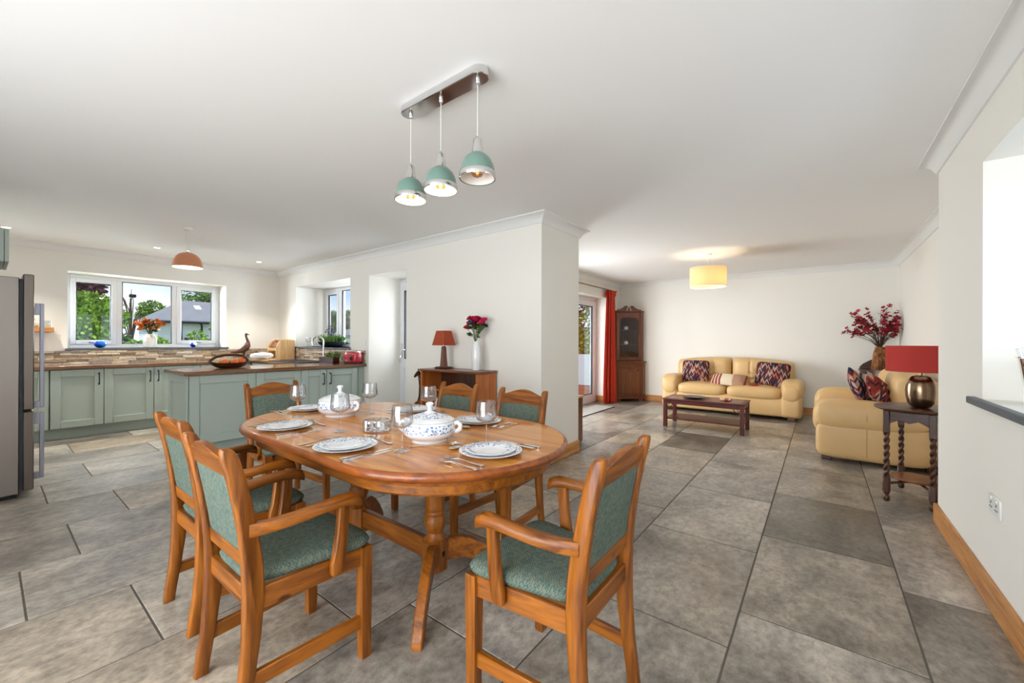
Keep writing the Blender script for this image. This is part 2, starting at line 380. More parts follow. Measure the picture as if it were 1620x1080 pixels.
def kilim(name, cols, sx=9.0, sz=5.0, axis='x'):
    """woven cushion: rows of pointed flame shapes in flat colours"""
    m, n, l, p = mat(name)
    tcn = n.new('ShaderNodeTexCoord'); s = n.new('ShaderNodeSeparateXYZ'); l.new(tcn.outputs['Object'], s.inputs[0])
    u = n.new('ShaderNodeMath'); u.operation = 'MULTIPLY'; u.inputs[1].default_value = sx*2; l.new(s.outputs[0 if axis == 'x' else 1], u.inputs[0])
    pp = n.new('ShaderNodeMath'); pp.operation = 'PINGPONG'; pp.inputs[1].default_value = 1.0; l.new(u.outputs[0], pp.inputs[0])
    fl = n.new('ShaderNodeMath'); fl.operation = 'FLOOR'; l.new(u.outputs[0], fl.inputs[0])
    v = n.new('ShaderNodeMath'); v.operation = 'MULTIPLY'; v.inputs[1].default_value = sz*2; l.new(s.outputs[2], v.inputs[0])
    ad = n.new('ShaderNodeMath'); ad.operation = 'ADD'; l.new(v.outputs[0], ad.inputs[0]); l.new(pp.outputs[0], ad.inputs[1])
    f2 = n.new('ShaderNodeMath'); f2.operation = 'FLOOR'; m3 = n.new('ShaderNodeMath'); m3.operation = 'MULTIPLY'; m3.inputs[1].default_value = 2.0
    l.new(ad.outputs[0], m3.inputs[0]); l.new(m3.outputs[0], f2.inputs[0])
    cb = n.new('ShaderNodeCombineXYZ'); l.new(fl.outputs[0], cb.inputs[0]); l.new(f2.outputs[0], cb.inputs[1])
    wn = n.new('ShaderNodeTexWhiteNoise'); wn.noise_dimensions = '2D'; l.new(cb.outputs[0], wn.inputs['Vector'])
    r = n.new('ShaderNodeValToRGB'); r.color_ramp.interpolation = 'CONSTANT'
    for i, c in enumerate(cols):
        e = r.color_ramp.elements[i] if i < 2 else r.color_ramp.elements.new(i/len(cols))
        e.position = i/len(cols); e.color = c
    l.new(wn.outputs['Value'], r.inputs[0]); l.new(r.outputs[0], p.inputs['Base Color']); p.inputs['Roughness'].default_value = .9
    p.inputs['Specular IOR Level'].default_value = .15
    return m
KC = [s3(34, 38, 58), s3(120, 52, 40), s3(178, 152, 138), s3(40, 46, 72), s3(92, 42, 50), s3(70, 62, 70), s3(196, 120, 84)]
KILIM = kilim('kilim_cushion', KC, 17, 8)
KILIMY = kilim('kilim_cushion_side', KC, 17, 8, 'y')

def stone_tile():
    m, n, l, p = mat('stone_floor_tile')
    tcn = n.new('ShaderNodeTexCoord'); oi = n.new('ShaderNodeObjectInfo')
    mu = n.new('ShaderNodeMath'); mu.operation = 'MULTIPLY'; mu.inputs[1].default_value = 50; l.new(oi.outputs['Random'], mu.inputs[0])
    ad = n.new('ShaderNodeVectorMath'); ad.operation = 'ADD'; l.new(tcn.outputs['Object'], ad.inputs[0]); l.new(mu.outputs[0], ad.inputs[1])
    n1 = n.new('ShaderNodeTexNoise'); n1.inputs['Scale'].default_value = 2.6; n1.inputs['Detail'].default_value = 6; n1.inputs['Roughness'].default_value = .62; n1.inputs['Distortion'].default_value = .5
    mp = n.new('ShaderNodeMapping'); mp.inputs['Scale'].default_value = (1.0, .7, 1); l.new(ad.outputs[0], mp.inputs[0]); l.new(mp.outputs[0], n1.inputs['Vector'])
    n2 = n.new('ShaderNodeTexNoise'); n2.inputs['Scale'].default_value = 30; n2.inputs['Detail'].default_value = 7; n2.inputs['Roughness'].default_value = .75; l.new(mp.outputs[0], n2.inputs['Vector'])
    # every slab has its own tone: warm grey, beige or dark brown-grey
    r0 = n.new('ShaderNodeValToRGB'); E_ = r0.color_ramp.elements
    E_[0].position = 0; E_[0].color = s3(114, 108, 100); E_[1].position = 1; E_[1].color = s3(188, 176, 160)
    for pos, c in ((.2, s3(174, 168, 160)), (.45, s3(156, 148, 138)), (.62, s3(182, 178, 171)), (.8, s3(136, 128, 119))):
        e = E_.new(pos); e.color = c
    l.new(oi.outputs['Random'], r0.inputs[0])
    r1 = n.new('ShaderNodeValToRGB'); r1.color_ramp.elements[0].position = .33; r1.color_ramp.elements[0].color = (.5, .49, .48, 1)
    r1.color_ramp.elements[1].position = .67; r1.color_ramp.elements[1].color = (1.45, 1.42, 1.36, 1); l.new(n1.outputs[0], r1.inputs[0])
    mx = n.new('ShaderNodeMix'); mx.data_type = 'RGBA'; mx.blend_type = 'MULTIPLY'; mx.inputs['Factor'].default_value = 1; mx.clamp_result = False
    l.new(r0.outputs[0], mx.inputs['A']); l.new(r1.outputs[0], mx.inputs['B'])
    r2 = n.new('ShaderNodeValToRGB'); r2.color_ramp.elements[0].position = .32; r2.color_ramp.elements[0].color = (.52, .5, .48, 1)
    r2.color_ramp.elements[1].position = .62; r2.color_ramp.elements[1].color = (1.14, 1.14, 1.13, 1); l.new(n2.outputs[0], r2.inputs[0])
    m2 = n.new('ShaderNodeMix'); m2.data_type = 'RGBA'; m2.blend_type = 'MULTIPLY'; m2.inputs['Factor'].default_value = 1
    l.new(mx.outputs['Result'], m2.inputs['A']); l.new(r2.outputs[0], m2.inputs['B']); l.new(m2.outputs['Result'], p.inputs['Base Color'])
    p.inputs['Roughness'].default_value = .3; p.inputs['Specular IOR Level'].default_value = .5
    bp = n.new('ShaderNodeBump'); bp.inputs['Strength'].default_value = .22; bp.inputs['Distance'].default_value = .004
    l.new(n2.outputs[0], bp.inputs['Height']); l.new(bp.outputs[0], p.inputs['Normal'])
    return m
TILE = stone_tile()
GROUT = plain('grout', s3(104, 98, 91), .9, spec=.1)

def leafmat(name, cols):
    m, n, l, p = mat(name)
    tcn = n.new('ShaderNodeTexCoord'); nz = n.new('ShaderNodeTexNoise'); nz.inputs['Scale'].default_value = 6; nz.inputs['Detail'].default_value = 3
    l.new(tcn.outputs['Object'], nz.inputs['Vector'])
    r = n.new('ShaderNodeValToRGB'); r.color_ramp.elements[0].position = .35; r.color_ramp.elements[1].position = .68
    r.color_ramp.elements[0].color = cols[0]; r.color_ramp.elements[1].color = cols[1]
    l.new(nz.outputs[0], r.inputs[0]); l.new(r.outputs[0], p.inputs['Base Color']); p.inputs['Roughness'].default_value = .5
    return m
LEAF = leafmat('green_leaves', (s3(52, 92, 20), s3(142, 178, 52)))
LEAFD = leafmat('dark_leaves', (s3(30, 60, 26), s3(90, 130, 60)))
LEAFP = leafmat('purple_leaves', (s3(62, 26, 38), s3(128, 70, 88)))
LEAFI = leafmat('houseplant_leaves', (s3(46, 84, 30), s3(112, 150, 62)))
BARK = plain('bark', s3(84, 68, 54), .9, bump=.5, bscale=20)

# ================================================================== the room
CZ, CV = 2.44, 0.09               # ceiling height, coving size
XK, XR, XL, XA = -7.80, 0.63, -3.42, 0.93      # kitchen window wall, near right wall, living-room garden wall, living-room right wall
YD, YP, YF, XP, YA = 3.25, 4.00, 8.32, -2.13, 3.90   # wall with the back door, rear of the pillar, far wall, pillar face, end of the near right wall

# floor: grout bed with every slab its own part
fl = B()
fl.box(-7.99, 1.0, -1.6, 8.38, -.12, -.0025)
FLOOR = struct('floor', fl, GROUT, 'large rectangular grey-brown stone floor slabs laid in staggered rows')
def slab_mesh(sx, sy):
    b = B(); b.box(-sx/2, sx/2, -sy/2, sy/2, -.03, 0, .002)
    me = bpy.data.meshes.new('tile'); me.from_pydata(b.v, [], b.f); me.update(); me.materials.append(TILE)
    return me
PX, PY, GAP = .608, .903, .0075
full = slab_mesh(PX-GAP, PY-GAP)
off = {-1: 2.72, 0: 2.07, 1: 1.795, 2: 3.0, 3: .975, 4: 2.25, 5: .115, 6: .335, 7: .635, 8: .289, 9: .588, 10: 1.175, 11: .59, 12: 1.16, 13: .7}
regions = [(XK, XR, -1.6, YD), (XP, XR, YD, YP), (XL-.25, XA, YP, YF), (XP, XA, YA, YP)]
for k, oy in off.items():
    x1 = .32 - PX*k; x0 = x1-PX
    x0c, x1c = max(x0, XK-.02), min(x1, XA+.02)
    if k == -1: x0c = .32; x1c = XA+.02
    j0 = math.floor((-1.6-oy)/PY)
    for j in range(j0, j0+14):
        y0 = oy + j*PY; y1 = y0+PY
        if y0 > YF or y1 < -1.6: continue
        y0c, y1c = max(y0, -1.62), min(y1, YF+.02)
        if y1c-y0c < .05 or x1c-x0c < .05: continue
        if not any(x0c < r[1]-.02 and x1c > r[0]+.02 and y0c < r[3]-.02 and y1c > r[2]+.02 for r in regions): continue
        whole = abs((x1c-x0c)-PX) < 1e-6 and abs((y1c-y0c)-PY) < 1e-6
        o = bpy.data.objects.new('tile', full if whole else slab_mesh(x1c-x0c-GAP, y1c-y0c-GAP)); COL.objects.link(o)
        o.location = ((x0c+x1c)/2, (y0c+y1c)/2, random.uniform(-.0008, .0008)); o.parent = FLOOR

# walls
def holed(axis, a0, a1, t0, t1, z1, holes):
    """wall along an axis from a0 to a1, thickness t0..t1, with rectangular holes (h0,h1,z0,z1)"""
    b = B()
    def put(u0, u1, z0, zz):
        if u1-u0 < 1e-4 or zz-z0 < 1e-4: return
        if axis == 'x': b.box(u0, u1, t0, t1, z0, zz)
        else: b.box(t0, t1, u0, u1, z0, zz)
    cur = a0
    for h0, h1, q0, q1 in sorted(holes):
        put(cur, h0, 0, z1); put(h0, h1, 0, q0); put(h0, h1, q1, z1); cur = h1
    put(cur, a1, 0, z1)
    return b
KW = (.66, 2.43, 1.105, 2.12)     # kitchen window opening
SW = (-7.16, -5.46, 1.11, 2.135)  # sink window opening
BD = (-4.99, -4.17, 0.0, 2.125)   # back door opening
FD = (4.60, 7.60, 0.0, 2.09)      # garden door opening
RW = (1.2, 2.97, .935, 2.095)     # near right window opening
struct('wall_left', holed('y', -.75, YD, XK-.5, XK, CZ, [KW]), WALL, 'white wall with the kitchen window')
struct('wall_center', holed('x', XK-.5, XL-.3, YD, YD+.61, CZ, [SW, BD]).box(XL-.3, XP, YD, YP, 0, CZ), WALL, 'thick cream wall with sink window, back door and pillar end')
struct('wall_garden', holed('y', YP, YF, XL-.30, XL, CZ, [FD]), WALL, 'living room wall with the garden doors')
struct('wall_back', holed('x', XL-.45, 1.2, YF, YF+.25, CZ, []), WALL, 'cream far wall behind the tan sofa')
struct('wall_alcove', holed('y', YA, YF, XA, 1.2, CZ, []), WALL, 'cream living room wall right of the tan sofas')
struct('wall_right', holed('y', -1.85, YA, XR, 1.2, CZ, [RW]), WALL, 'white near wall with deep window recess')
struct('wall_rear', holed('x', -4.2, XR, -1.85, -1.6, CZ, [(-2.7, .3, 0, 2.1)]), WALL, 'wall behind the viewer with glazed doors added for fill light')
struct('wall_side', B().box(-4.2, -3.95, -1.85, -.5, 0, CZ).box(XK-.5, -3.95, -.75, -.5, 0, CZ), WALL, 'kitchen side wall behind the fridge')
struct('ceiling', B().box(XK-.5, 1.2, -1.85, YF+.25, CZ, CZ+.15), CEIL, 'plain white ceiling')

# coving: a concave strip mitred round the walls
def coving(name, pts, label):
    prof = [(0, 0), (.0, -CV), (.012, -CV), (.02, -CV*.80), (.032, -CV*.55), (.05, -CV*.34), (.072, -CV*.2), (CV, -.012), (CV, 0)]
    P = [Vector((p[0], p[1], 0)) for p in pts]; rings = []; N = len(P)
    for i, p in enumerate(P):
        d0 = (p-P[i-1]).normalized(); d1 = (P[(i+1) % N]-p).normalized()
        n0 = Vector((-d0.y, d0.x, 0)); n1 = Vector((-d1.y, d1.x, 0)); nn = (n0+n1)/(1+n0.dot(n1))
        rings.append([(p.x+nn.x*a, p.y+nn.y*a, CZ+z) for a, z in prof])
    b = B(); b.loft(rings[::-1], True, closed=True)
    o = b.obj(name, TRIMW, None, 30); o['kind'] = 'structure'; o['label'] = label
# room on the left of the walking direction
coving('trim_1', [(XL, YF), (XL, YP), (XP, YP), (XP, YD), (XK, YD), (XK, -.5), (-3.95, -.5), (-3.95, -1.6), (XR, -1.6), (XR, YA), (XA, YA), (XA, YF)], 'white plaster coving round the ceiling')
# skirting boards (oak)
def skirt(name, x0, x1, y0, y1, ax, label, h=.125):
    o = B().box(x0, x1, y0, y1, 0, h, .004).obj(name, OAK[ax]); o['kind'] = 'structure'; o['label'] = label
skirt('baseboard_right', XR-.02, XR, -1.6, YA+.02, 'y', 'oak skirting board under the slate window sill')
skirt('baseboard_pillar', XP, XP+.02, YD-.02, YP, 'y', 'oak skirting board round the white pillar')
skirt('baseboard_center', BD[1]+.05, XP+.02, YD-.02, YD, 'x', 'oak skirting board behind the bookcase')
skirt('baseboard_back', XL, XA, YF-.02, YF, 'x', 'oak skirting board behind the tan sofa')
skirt('baseboard_alcove', XA-.02, XA, YA, YF-.02, 'y', 'oak skirting board beside the second tan sofa')
skirt('baseboard_garden', XL, XL+.02, FD[1], YF-.02, 'y', 'oak skirting board behind the red curtain')
skirt('baseboard_reveal', XL-.22, XL, FD[1]-.015, FD[1], 'x', 'oak skirting board in the garden door recess', h=.12)

# ---- window and door frames.  local: u along the wall, v height, w depth (towards outside)
def frame_map(axis, plane, sign):
    """returns f(b, u0,u1,z0,z1,d0,d1,c): adds a box; depth measured outwards from plane"""
    def f(b, u0, u1, z0, z1, d0, d1, c=.004):
        a, bb = sorted((plane+sign*d0, plane+sign*d1))
        if axis == 'y': b.box(a, bb, u0, u1, z0, z1, c)
        else: b.box(u0, u1, a, bb, z0, z1, c)
        return b
    return f
def bars(f, u0, u1, z0, z1, w, d0, d1):
    b = B(); f(b, u0, u0+w, z0, z1, d0, d1); f(b, u1-w, u1, z0, z1, d0, d1); f(b, u0+w, u1-w, z0, z0+w, d0, d1); f(b, u0+w, u1-w, z1-w, z1, d0, d1)
    return b
def casement(root, f, u0, u1, z0, z1, w=.055, sash=True, seal_side=None):
    """one light of a window: sash with black seal, pane"""
    if sash:
        s = bars(f, u0, u1, z0, z1, w, -.012, .05).obj('sash', UPVC, root); uu = (u0+w, u1-w, z0+w, z1-w)
    else: s = root; uu = (u0, u1, z0, z1)
    bars(f, uu[0], uu[1], uu[2], uu[3], .009, .0, .03).obj('seal', SEAL, s)
    f(B(), uu[0]+.004, uu[1]-.004, uu[2]+.004, uu[3]-.004, .014, .020, 0).obj('pane', GLASS, s)
    return s

# kitchen window (three lights)
w1 = sempty('window_1', 'white triple casement kitchen window above the stone upstand')
f = frame_map('y', -8.14, -1)
b = bars(f, KW[0], KW[1], KW[2], KW[3], .05, 0, .07)
for u in (1.20, 1.83): f(b, u-.03, u+.03, KW[2]+.05, KW[3]-.05, 0, .07)
b.obj('frame', UPVC, w1)
for i, (u0, u1, sa) in enumerate(((.71, 1.17, True), (1.23, 1.80, False), (1.86, 2.38, True))):
    s = casement(w1, f, u0, u1, KW[2]+.05, KW[3]-.05, sash=sa)
    if sa:
        c = (u0+u1)/2
        f(f(B(), c-.05, c+.05, KW[2]+.07, KW[2]+.088, -.03, -.012, .003), c-.012, c+.012, KW[2]+.062, KW[2]+.096, -.022, -.012, .003).obj('handle', STEELG, s)
# sink window (two lights)
w2 = sempty('window_2', 'white casement window over the sink')
f = frame_map('x', YD+.52, 1)
b = bars(f, SW[0], SW[1], SW[2], SW[3], .05, 0, .07); f(b, -6.70, -6.60, SW[2]+.05, SW[3]-.05, 0, .07); f(b, -6.0, -5.94, SW[2]+.05, SW[3]-.05, 0, .07); b.obj('frame', UPVC, w2)
casement(w2, f, SW[0]+.05, -6.70, SW[2]+.05, SW[3]-.05); casement(w2, f, -6.60, -6.0, SW[2]+.05, SW[3]-.05, sash=False); casement(w2, f, -5.94, SW[1]-.05, SW[2]+.05, SW[3]-.05)
# back door
d1 = sempty('door_1', 'white half-glazed back door in a deep recess')
f = frame_map('x', YD+.52, 1)
bars(f, BD[0], BD[1], -.02, BD[3], .035, 0, .07).obj('frame', UPVC, d1)
df = B(); f(df, BD[0]+.035, BD[0]+.105, .03, BD[3]-.05, -.01, .05); f(df, BD[1]-.105, BD[1]-.035, .03, BD[3]-.05, -.01, .05)
for z0, z1 in ((.03, .2), (.82, .95), (BD[3]-.17, BD[3]-.05)): f(df, BD[0]+.105, BD[1]-.105, z0, z1, -.01, .05)
leaf_ = df.obj('door_leaf', UPVC, d1)
bars(f, BD[0]+.105, BD[1]-.105, .95, BD[3]-.17, .012, -.004, .035).obj('seal', SEAL, leaf_)
f(B(), BD[0]+.11, BD[1]-.11, .955, BD[3]-.175, .014, .02, 0).obj('pane', GLASS, leaf_)
f(B(), BD[0]+.10, BD[1]-.10, .195, .825, .012, .03, .003).obj('panel', UPVC, leaf_)
h = B(); f(h, BD[0]+.055, BD[0]+.085, .98, 1.18, -.02, -.01, .004); f(h, BD[0]+.06, BD[0]+.17, 1.075, 1.095, -.055, -.035, .005); f(h, BD[0]+.06, BD[0]+.075, 1.075, 1.095, -.05, -.01, .002)
h.obj('handle', CHROME, leaf_)
h = B(); h.tube([(BD[0]+.07, YD+.49, 1.0), (BD[0]+.07, YD+.475, .985), (BD[0]+.07, YD+.47, .95)], .006, 6); h.box(BD[0]+.055, BD[0]+.085, YD+.465, YD+.475, .90, .95, .002)
h.obj('key', CHROME, leaf_)
# garden doors
d2 = sempty('door_2', 'white glazed garden doors beside the red curtain')
f = frame_map('y', XL-.23, -1)
bars(f, FD[0], FD[1], -.02, FD[3], .06, 0, .08).obj('frame', UPVC, d2)
mid = (FD[0]+FD[1])/2
for u0, u1 in ((FD[0]+.06, mid), (mid, FD[1]-.06)):
    s = B(); f(s, u0, u0+.1, .04, FD[3]-.06, -.01, .05); f(s, u1-.1, u1, .04, FD[3]-.06, -.01, .05); f(s, u0+.1, u1-.1, .04, .16, -.01, .05); f(s, u0+.1, u1-.1, FD[3]-.17, FD[3]-.06, -.01, .05)
    s = s.obj('door_leaf', UPVC, d2)
    bars(f, u0+.1, u1-.1, .16, FD[3]-.17, .014, -.004, .035).obj('seal', SEAL, s)
    f(B(), u0+.105, u1-.105, .165, FD[3]-.175, .014, .02, 0).obj('pane', GLASS, s)
# near right window (mostly outside the picture)
w3 = sempty('window_3', 'white window in the deep recess above the slate sill')
f = frame_map('y', 1.12, 1)
b = bars(f, RW[0], RW[1], RW[2], RW[3], .05, 0, .06); f(b, 2.05, 2.11, RW[2]+.05, RW[3]-.05, 0, .06); b.obj('frame', UPVC, w3)
casement(w3, f, RW[0]+.05, 2.05, RW[2]+.05, RW[3]-.05); casement(w3, f, 2.11, RW[1]-.05, RW[2]+.05, RW[3]-.05)
# glazed doors added unseen behind the viewer, to let fill light in
d3 = sempty('door_3', 'white glazed doors added behind the viewer for fill light')
f = frame_map('x', -1.68, -1)
b = bars(f, -2.7, .3, -.02, 2.1, .06, 0, .07); f(b, -1.73, -1.67, .04, 2.04, 0, .07); f(b, -.73, -.67, .04, 2.04, 0, .07); b.obj('frame', UPVC, d3)
for u0, u1 in ((-2.64, -1.73), (-1.67, -.73), (-.67, .24)): f(B(), u0, u1, .04, 2.04, .02, .026, 0).obj('pane', GLASS, d3)

# sills (slate)
struct('trim_2', B().box(-8.13, XK+.025, KW[0]-.02, KW[1]+.03, KW[2]-.028, KW[2], .003), SLATE, 'slate sill of the kitchen window')
struct('trim_3', B().box(SW[0]-.02, SW[1]+.02, YD-.025, YD+.52, SW[2]-.028, SW[2], .003), SLATE, 'slate sill of the sink window')
struct('trim_4', B().box(XR-.03, 1.12, RW[0]-.03, RW[1]+.13, RW[2]-.035, RW[2]-.001, .004), SLATE, 'thick slate window sill on the near right wall')
# sockets and switches
def plate(name, label, M, n, w, kind):
    o = B().box(-w/2, w/2, -.009, 0, -.043, .043, .003, M=M).obj(name, WHITEP); tag(o, label, 'socket' if kind == 's' else 'switch')
    for i in range(n):
        cx = (i-(n-1)/2)*.07
        if kind == 's':
            B().box(cx-.003, cx+.003, -.0105, -.0085, .004, .014, M=M).box(cx-.014, cx-.006, -.0105, -.0085, -.014, -.009, M=M).box(cx+.006, cx+.014, -.0105, -.0085, -.014, -.009, M=M).obj('pin_hole', BLACKM, o)
            B().box(cx-.009, cx+.009, -.013, -.008, .024, .034, .001, M=M).obj('rocker', WHITEP, o)
        else: B().box(cx-.012, cx+.012, -.014, -.008, -.018, .018, .002, M=M).obj('rocker', WHITEP, o)
    return o
plate('wall_socket', 'white double wall socket low on the near right wall', T(XR, 2.765, .475) @ RZ(-PI/2), 2, .15, 's')
plate('wall_socket', 'white double wall socket beside the bread bin', T(XK, 2.83, 1.055) @ RZ(PI/2), 2, .15, 's')
plate('light_switch', 'white light switch above the red toaster', T(-5.1, YD, 1.19), 1, .086, 'w')
# ================================================================== dining table
TX, TY, TZ = -1.83, 1.345, .76
HL, HW = .43, .557
def stadium(r, x0, x1, n=22):
    """D-ended outline clipped between x0 and x1 (local), counter-clockwise"""
    pts = []
    full = [( HL+r*math.cos(a), r*math.sin(a)) for a in [-PI/2+PI*k/n for k in range(n+1)]] + [(-HL+r*math.cos(a), r*math.sin(a)) for a in [PI/2+PI*k/n for k in range(n+1)]]
    return full
def half_outline(r, side, cut, n=22):
    if side > 0: return [(cut, -r)] + [(HL+r*math.cos(a), r*math.sin(a)) for a in [-PI/2+PI*k/n for k in range(n+1)]] + [(cut, r)]
    return [(cut, r)] + [(-HL+r*math.cos(a), r*math.sin(a)) for a in [PI/2+PI*k/n for k in range(n+1)]] + [(cut, -r)]
EDGE = [(.018, TZ), (.008, TZ-.002), (.001, TZ-.010), (0, TZ-.018), (.002, TZ-.026), (.010, TZ-.033), (.022, TZ-.036), (.026, TZ-.042)]
tab = thing('dining_table', 'oval polished pine extending dining table on twin turned pedestals, laid for six', 'table', (TX, TY, 0))
LEAF0, LEAF1 = -.345, .155
def slabtop(outline_fn, name, m):
    top_ = B().loft([[(x, y, z) for x, y in outline_fn(HW-i)] for i, z in ((.018, TZ-.03), (.018, TZ))], True).obj(name, m, tab, 50)
    # moulded rim, coloured darker than the top
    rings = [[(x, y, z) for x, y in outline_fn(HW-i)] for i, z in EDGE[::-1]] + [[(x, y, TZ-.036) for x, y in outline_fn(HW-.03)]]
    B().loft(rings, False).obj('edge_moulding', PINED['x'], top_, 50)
slabtop(lambda r: half_outline(r, 1, LEAF1+.001), 'tabletop_half', PINET['x'])
slabtop(lambda r: half_outline(r, -1, LEAF0-.001), 'tabletop_half', PINET['x'])
slabtop(lambda r: [(LEAF0, -r), (LEAF1, -r), (LEAF1, r), (LEAF0, r)], 'extension_leaf', PINET['x'])
# apron: a moulded skirt below the top
AP = [(.050, .718), (.056, .70), (.070, .694), (.072, .664), (.080, .655)]
b = B()
outer = [[(x, y, z) for x, y in stadium(HW-i, 0, 0)] for i, z in AP]; inner = [[(x, y, z) for x, y in stadium(HW-.1, 0, 0)] for z in (.655, .718)]
b.loft((outer+inner)[::-1], False, closed=True); b.obj('apron', PINE['x'], tab, 30)
for sx in (-1, 1):
    px_ = sx*.33
    prof = [(.062, .0), (.062, .10), (.064, .125), (.054, .135), (.040, .15), (.036, .165), (.046, .185), (.054, .21), (.052, .235), (.044, .25), (.048, .256), (.048, .268), (.043, .274), (.048, .28), (.048, .292), (.046, .31), (.050, .35), (.053, .39), (.049, .43), (.044, .455), (.052, .46), (.055, .48), (.055, .545)]
    ped = B().lathe([(r, z+.115) for r, z in prof[3:]], 26, M=T(px_, 0, 0)); ped.prism([(px_+.066*math.cos(PI/8+k*PI/4), .066*math.sin(PI/8+k*PI/4)) for k in range(8)], .1, .25, 'z', .008)
    pd = ped.obj('pedestal', PINE['z'], tab, 40)
    B().box(px_+.0585, px_+.0625, -.008, .008, .175, .2, .001).obj('bolt_cover', BLACKM, pd)
    for sy in (-1, 1):
        # arched foot, swung outwards
        up_ = [(.03, .235), (.10, .25), (.17, .235), (.25, .19), (.33, .12), (.385, .055), (.405, .025), (.405, 0), (.355, 0), (.30, .055), (.22, .115), (.14, .145), (.07, .14), (.03, .125)]
        ang = math.atan2(sy*.30, sx*.235)
        # prism along y of polygon given as (z,x); reverse for orientation
        b = B(); b.prism([(z, x) for x, z in up_][::1], -.022, .022, 'y', .005, M=T(px_, 0, 0) @ RZ(ang))
        b.obj('foot', PINE['x'], tab, 40)
B().box(-.33+.06, .33-.06, -.018, .018, .135, .235, .005).obj('stretcher', PINE['x'], tab)

